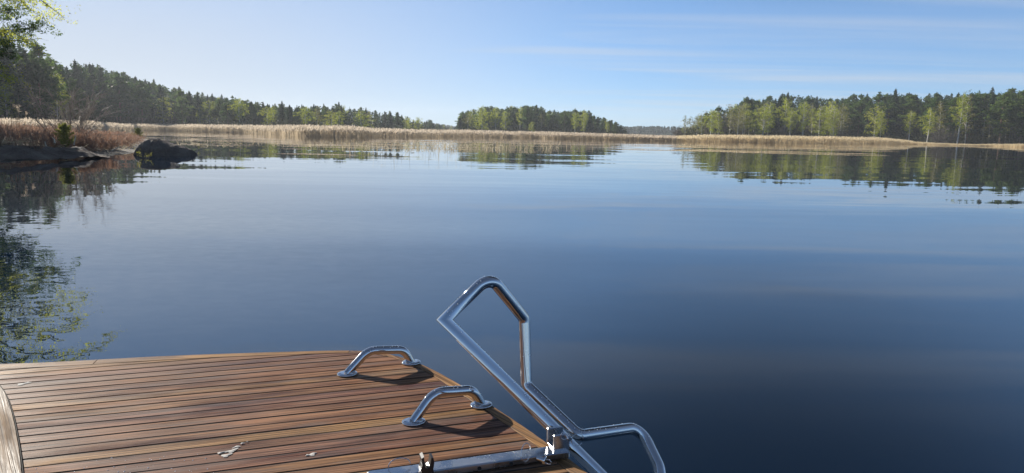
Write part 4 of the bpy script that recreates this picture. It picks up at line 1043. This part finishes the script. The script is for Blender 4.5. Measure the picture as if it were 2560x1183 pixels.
# caulked bed under the planks, and the hull below
hullpoly = [(p.x, p.y) for p in [o.lerp(i, .5) for o, i in zip(OUTs, INNs)]] + NEARC
def slab(poly, z0, z1, name, m):
    mb = MB(); n = len(poly); mb.add([(p[0], p[1], z0) for p in poly] + [(p[0], p[1], z1) for p in poly], [list(range(n - 1, -1, -1)), list(range(n, 2 * n))] + [(i, (i + 1) % n, n + (i + 1) % n, n + i) for i in range(n)]); return mb.build(name, m, plat)
hp = hull2(hullpoly); slab(hp, -.03, -.0024, 'caulking', M['caulk'])
cxy = (sum(p[0] for p in hp) / len(hp), sum(p[1] for p in hp) / len(hp))
slab([(cxy[0] + (p[0] - cxy[0]) * .975, cxy[1] + (p[1] - cxy[1]) * .975) for p in hull2([(p.x, p.y) for p in OUTs] + NEARC)], -.55, -.031, 'hull', M['hull'])
# raised border board at the left
lp = [dk(*p) for p in ((-30, 935), (0, 968), (16, 991), (33, 1046), (42, 1092), (49, 1133), (54.6, 1183))]
lp = smooth(arclen([lp[0] + (lp[0] - lp[1]) * 1.5] + lp + [lp[-1] + (lp[-1] - lp[-2]) * 4], 50), 3)
lo = [p + Vector((-.30, -.05, 0)) for p in lp]
along(board(lo, lp, -.02, .010, .004).build('border_board', M['dark_teak'], plat), lp[-1] - lp[8])
board([p + Vector((.0045, 0, 0)) for p in lp][::-1], [p + Vector((.0005, 0, 0)) for p in lp][::-1], -.02, .006, .001).build('border_seam', M['caulk'], plat)

# grab rails bolted to the platform
def grab_rail(fl, fr, a, b):
    L, R = on_plane(*fl, DZ), on_plane(*fr, DZ); d = (R - L); dl = d.length
    A = L + d * a[0] + Vector((0, 0, a[1])); B = L + d * b[0] + Vector((0, 0, b[1]))
    mb = MB(); path = fillet([L + Vector((0, 0, .004)), A, B, R + Vector((0, 0, .004))], [.075, .06], 12)
    mb.tube([loc2(p) for p in path], .0178, n=24)
    r = mb.build('grab_rail', M['steel'], plat)
    for P in (L, R):
        f = MB(); f.lathe(loc2(P), (0, 0, 1), [(.0345, .0), (.036, .002), (.036, .005), (.034, .007), (.027, .008), (.020, .0085)], 32, 0, 1.15)
        for s in (-1, 1): f.lathe(loc2(P) + Vector((s * .030, 0, .0065)), (0, 0, 1), [(.0055, 0), (.0055, .002), (.0035, .003)], 10)
        f.build('base_plate', M['steel'], r)
    return path
RAILS = [grab_rail((868, 936), (1028, 908), (.32, .088), (.885, .066)), grab_rail((1034, 1056), (1203, 1014), (.285, .092), (.87, .068))]

# ------------------------------------------------------------------ boarding ladder
lad_o = on_plane(1402, 1118, DZ)
lad = empty('boarding_ladder', lad_o, TH)
tag(lad, 'folded up polished steel boarding ladder on the platform edge', 'ladder')
def ll(p): q = Vector(p) - lad_o; return Vector((q.x * cT + q.y * sT, -q.x * sT + q.y * cT, q.z))
J = at(1111, 800, 2.20); Hn = at(1400, 1087, 2.08)
foot = Hn + (Hn - J) * .55
path = fillet([foot, J, at(1224, 690, 2.26), at(1311, 797, 2.36), at(1316, 964, 2.32), at(1447, 1090, 2.16), at(1600, 1068, 2.34), at(1648, 1168, 2.24), at(1662, 1260, 2.16), at(1660, 1420, 2.12)],
              [0, .05, .035, .03, .03, .06, .08, .1], 10)
LADPATH = path
mb = MB(); mb.tube([ll(p) for p in path], .0205, n=28); mb.build('side_rail', M['steel'], lad)
ud = Vector((cT, sT, 0)); vd = Vector((-sT, cT, 0)); kd = Vector((0, 0, 1))
# flat channel bar the ladder slides on
zt = .027; e0, e1 = on_plane(938, 1189, DZ + zt), on_plane(1424.5, 1127.8, DZ + zt)
tb0 = on_plane(1253, 1153, DZ + zt); tb1 = on_plane(1253, 1131, DZ + zt); wid = (tb1 - tb0).dot(vd)
c0 = tb0 + ud * ((e0 - tb0).dot(ud) - .02); c1 = tb0 + ud * (e1 - tb0).dot(ud)
mid = (c0 + c1) / 2 + vd * wid / 2; half = (c1 - c0).length / 2
mb = MB(); o = ll(mid); 
mb.box(o + Vector((0, 0, -.0115)), (half, 0, 0), (0, wid / 2, 0), (0, 0, .0115), 0, .0035)
for x, y in ((1278, 1161), (1198, 1174.5)):
    q = ray(x, y); t = ((tb0 - Vector((0, 0, EYE))).dot(vd)) / q.dot(vd); hp_ = ll(Vector((0, 0, EYE)) + q * t)
    hp_.z = o.z - .0125
    mb.lathe((hp_.x, o.y - wid / 2 - .0025, hp_.z), (0, 1, 0), [(.0062, 0), (.0062, .0005)], 16, 1)
    mb.lathe((hp_.x, o.y - wid / 2 - .0012, hp_.z), (0, 1, 0), [(.0082, 0), (.0082, .0008)], 16, 0)
mb.build('mounting_bar', [M['brushed'], M['hole']], lad)
# clevis: two upright plates
mb = MB()
f0 = on_plane(1385, 1129, DZ + zt); f1 = on_plane(1424, 1123, DZ + zt); ln = (f1 - f0).dot(ud)
fo = ll(f0)
mb.box(fo + Vector((ln / 2, .006, .024)), (ln / 2, 0, 0), (0, .005, 0), (0, 0, .026), 0, .002)
mb.box(fo + Vector((ln / 2, .060, .024)), (ln / 2, 0, 0), (0, .005, 0), (0, 0, .026), 0, .002)
mb.box(fo + Vector((ln / 2, .033, .0015)), (ln / 2, 0, 0), (0, .022, 0), (0, 0, .003), 0, .001)
mb.build('clevis', M['brushed'], lad)
def pin(name_o, axis, rings, r=.006):
    mb = MB(); ax = Vector(axis)
    mb.tube([name_o - ax * .012, name_o + ax * .012], r, n=12); mb.lathe(name_o + ax * .012, ax, [(r * 1.5, 0), (r * 1.5, .004), (r, .006)], 12)
    pn = mb.build('locking_pin', M['steel'], lad)
    rg = MB()
    for c, n1, n2, rad in rings:
        rg.tube([name_o + Vector(c) + Vector(n1) * math.cos(t) * rad + Vector(n2) * math.sin(t) * rad for t in np.linspace(0, 5.6, 26)], .0013, n=6)
    rg.build('pin_ring', M['steel'], pn)
pin(fo + Vector((ln * .80, -.004, .045)), (0, -1, 0), [((.028, -.012, -.008), (1, 0, 0), (0, 0, 1), .020), ((-.012, -.010, .012), (.8, 0, .6), (-.5, 0, .7), .016)])
pq = ll(on_plane(1352, 1148, DZ + zt + .012))
pin(pq, (.6, -.7, 0), [((-.035, .035, .010), (.8, .6, 0), (0, .35, .9), .026), ((.018, -.015, -.004), (.7, -.7, 0), (0, 0, .8), .009)], .008)
pq2 = ll(on_plane(978, 1183, DZ + zt + .004)); rg = MB()
rg.tube([pq2 + Vector((.03, .04, 0)) + Vector((math.cos(t) * .032, 0, max(-.004, math.sin(t) * .022))) for t in np.linspace(0, 3.3, 20)], .0015, n=6); rg.build('pin_ring', M['steel'], lad)
# black plastic clip standing on the bar
cb = ll(on_plane(1066, 1181, DZ + zt))
prof = [(-.020, .0), (-.020, .018), (-.016, .030), (-.018, .052), (-.010, .056), (-.009, .036), (-.006, .024), (.001, .019), (.008, .024), (.010, .036), (.012, .050), (.018, .050), (.021, .034), (.018, .016), (.020, .0)]
mb = MB(); n = len(prof); V = [cb + Vector((x * .95, -.016, z)) for x, z in prof] + [cb + Vector((x * .95, .016, z)) for x, z in prof]
mid_ = [7]
quads = [(0, 1, 13, 14), (1, 2, 6, 7), (1, 7, 8, 13), (8, 12, 13, 13), (2, 5, 6, 6), (2, 3, 4, 5), (8, 9, 12, 12), (9, 10, 11, 12)]
for qd in quads:
    qd = list(dict.fromkeys(qd)); mb.add([V[i] for i in qd], [list(range(len(qd)))]); mb.add([V[i + n] for i in qd], [list(range(len(qd)))[::-1]])
for i in range(n): j = (i + 1) % n; mb.add([V[i], V[i + n], V[j + n], V[j]], [(0, 1, 2, 3)])
mb.build('tube_clip', M['black'], lad)

# ------------------------------------------------------------------ water drops and droppings
def drops():
    rng = np.random.default_rng(3); mb = MB()
    prof = [(1.0, 0), (.92, .35), (.65, .62), (.25, .76)]
    def put(c, nrm, r):
        mb.lathe(c, nrm, [(a * r, b * r) for a, b in prof], 7)
    def on_tube(path, R, n, lo, hi):
        P = [Vector(p) for p in path]; L = np.cumsum([0] + [(P[i + 1] - P[i]).length for i in range(len(P) - 1)])
        for _ in range(n):
            s = rng.uniform(lo, hi) * L[-1]; i = max(0, min(len(P) - 2, int(np.searchsorted(L, s)) - 1)); p = P[i].lerp(P[i + 1], (s - L[i]) / max(1e-6, L[i + 1] - L[i])); t = (P[i + 1] - P[i]).normalized()
            a = Vector((rng.normal(0, .5), rng.normal(0, .5), 1)); a = (a - t * a.dot(t)).normalized(); put(p + a * R * .985, a, rng.uniform(.001, .0024))
    for r in RAILS: on_tube(r, .0178, 34, .05, .95)
    on_tube(LADPATH, .0205, 150, .12, .85)
    for _ in range(420):
        x, y = rng.uniform(60, 1330), 1183 - abs(rng.normal(0, 110)); 
        if y < 900: continue
        p = on_plane(x, y, DZ); q = loc2(p)
        if all((b[0] - a[0]) * (q.y - a[1]) - (b[1] - a[1]) * (q.x - a[0]) > .01 for a, b in zip(inner_hull, inner_hull[1:] + inner_hull[:1])) and (q.y - ref) % PW > .008:
            put(p + Vector((0, 0, -.0012)), Vector((0, 0, 1)), rng.uniform(.001, .0026))
    tag(mb.build('water_drops', M['drop']), 'water drops beading on the steel tubes and planks', 'water drops', kind='stuff')
drops()
def dropping(px, label, seed):
    rng = random.Random(seed); mb = MB()
    for k, (x, y, r, el) in enumerate(px):
        c = on_plane(x, y, DZ) + Vector((0, 0, .0006 + .0004 * k)); n = 18; an0 = rng.uniform(0, 6)
        V = []; 
        for i in range(n):
            a = 2 * math.pi * i / n; rr = .8 * r * (1 + .35 * math.sin(3 * a + an0) + rng.uniform(-.2, .2)); q = Vector((math.cos(a) * rr * el, math.sin(a) * rr, 0)); q.rotate(Matrix.Rotation(.7, 3, 'Z')); V.append(c + q)
        V2 = [c + (v - c) * .6 + Vector((0, 0, .0010)) for v in V]
        mb.add(V + V2, [list(range(n, 2 * n))] + [(i, (i + 1) % n, n + (i + 1) % n, n + i) for i in range(n)], 0, True)
    tag(mb.build('bird_dropping', M['dropping']), label, 'bird dropping')
dropping([(565, 1139, .012, 1.5), (578, 1128, .013, 1.9), (592, 1118, .007, 2), (552, 1133, .006, 2.4), (606, 1110, .005, 1.5), (618, 1106, .003, 1.5)], 'large white smeared bird dropping near the front of the planks', 1)
dropping([(778, 1137, .010, 1.5), (786, 1134, .006, 1.3), (768, 1139, .005, 1.2)], 'small white bird dropping left of the black clip', 2)
dropping([(58, 960, .013, 2.0), (68, 957, .007, 1.5)], 'pale bird dropping by the border board at the far left', 3)

# ------------------------------------------------------------------ air
def haze():
    m, nt, N, L, out = mat('haze_air')
    v = N('ShaderNodeVolumePrincipled'); v.inputs['Color'].default_value = (0.86, 0.92, 1.0, 1); v.inputs['Density'].default_value = 0.0003; v.inputs['Anisotropy'].default_value = 0.2
    L(v.outputs[0], out.inputs['Volume'])
    mb = MB(); mb.box((0, 0, 22), (1520, 0, 0), (0, 1520, 0), (0, 0, 24.5))
    o = mb.build('haze', m); tag(o, 'thin morning haze over the lake', 'haze', kind='stuff'); o.display_type = 'WIRE'
haze()
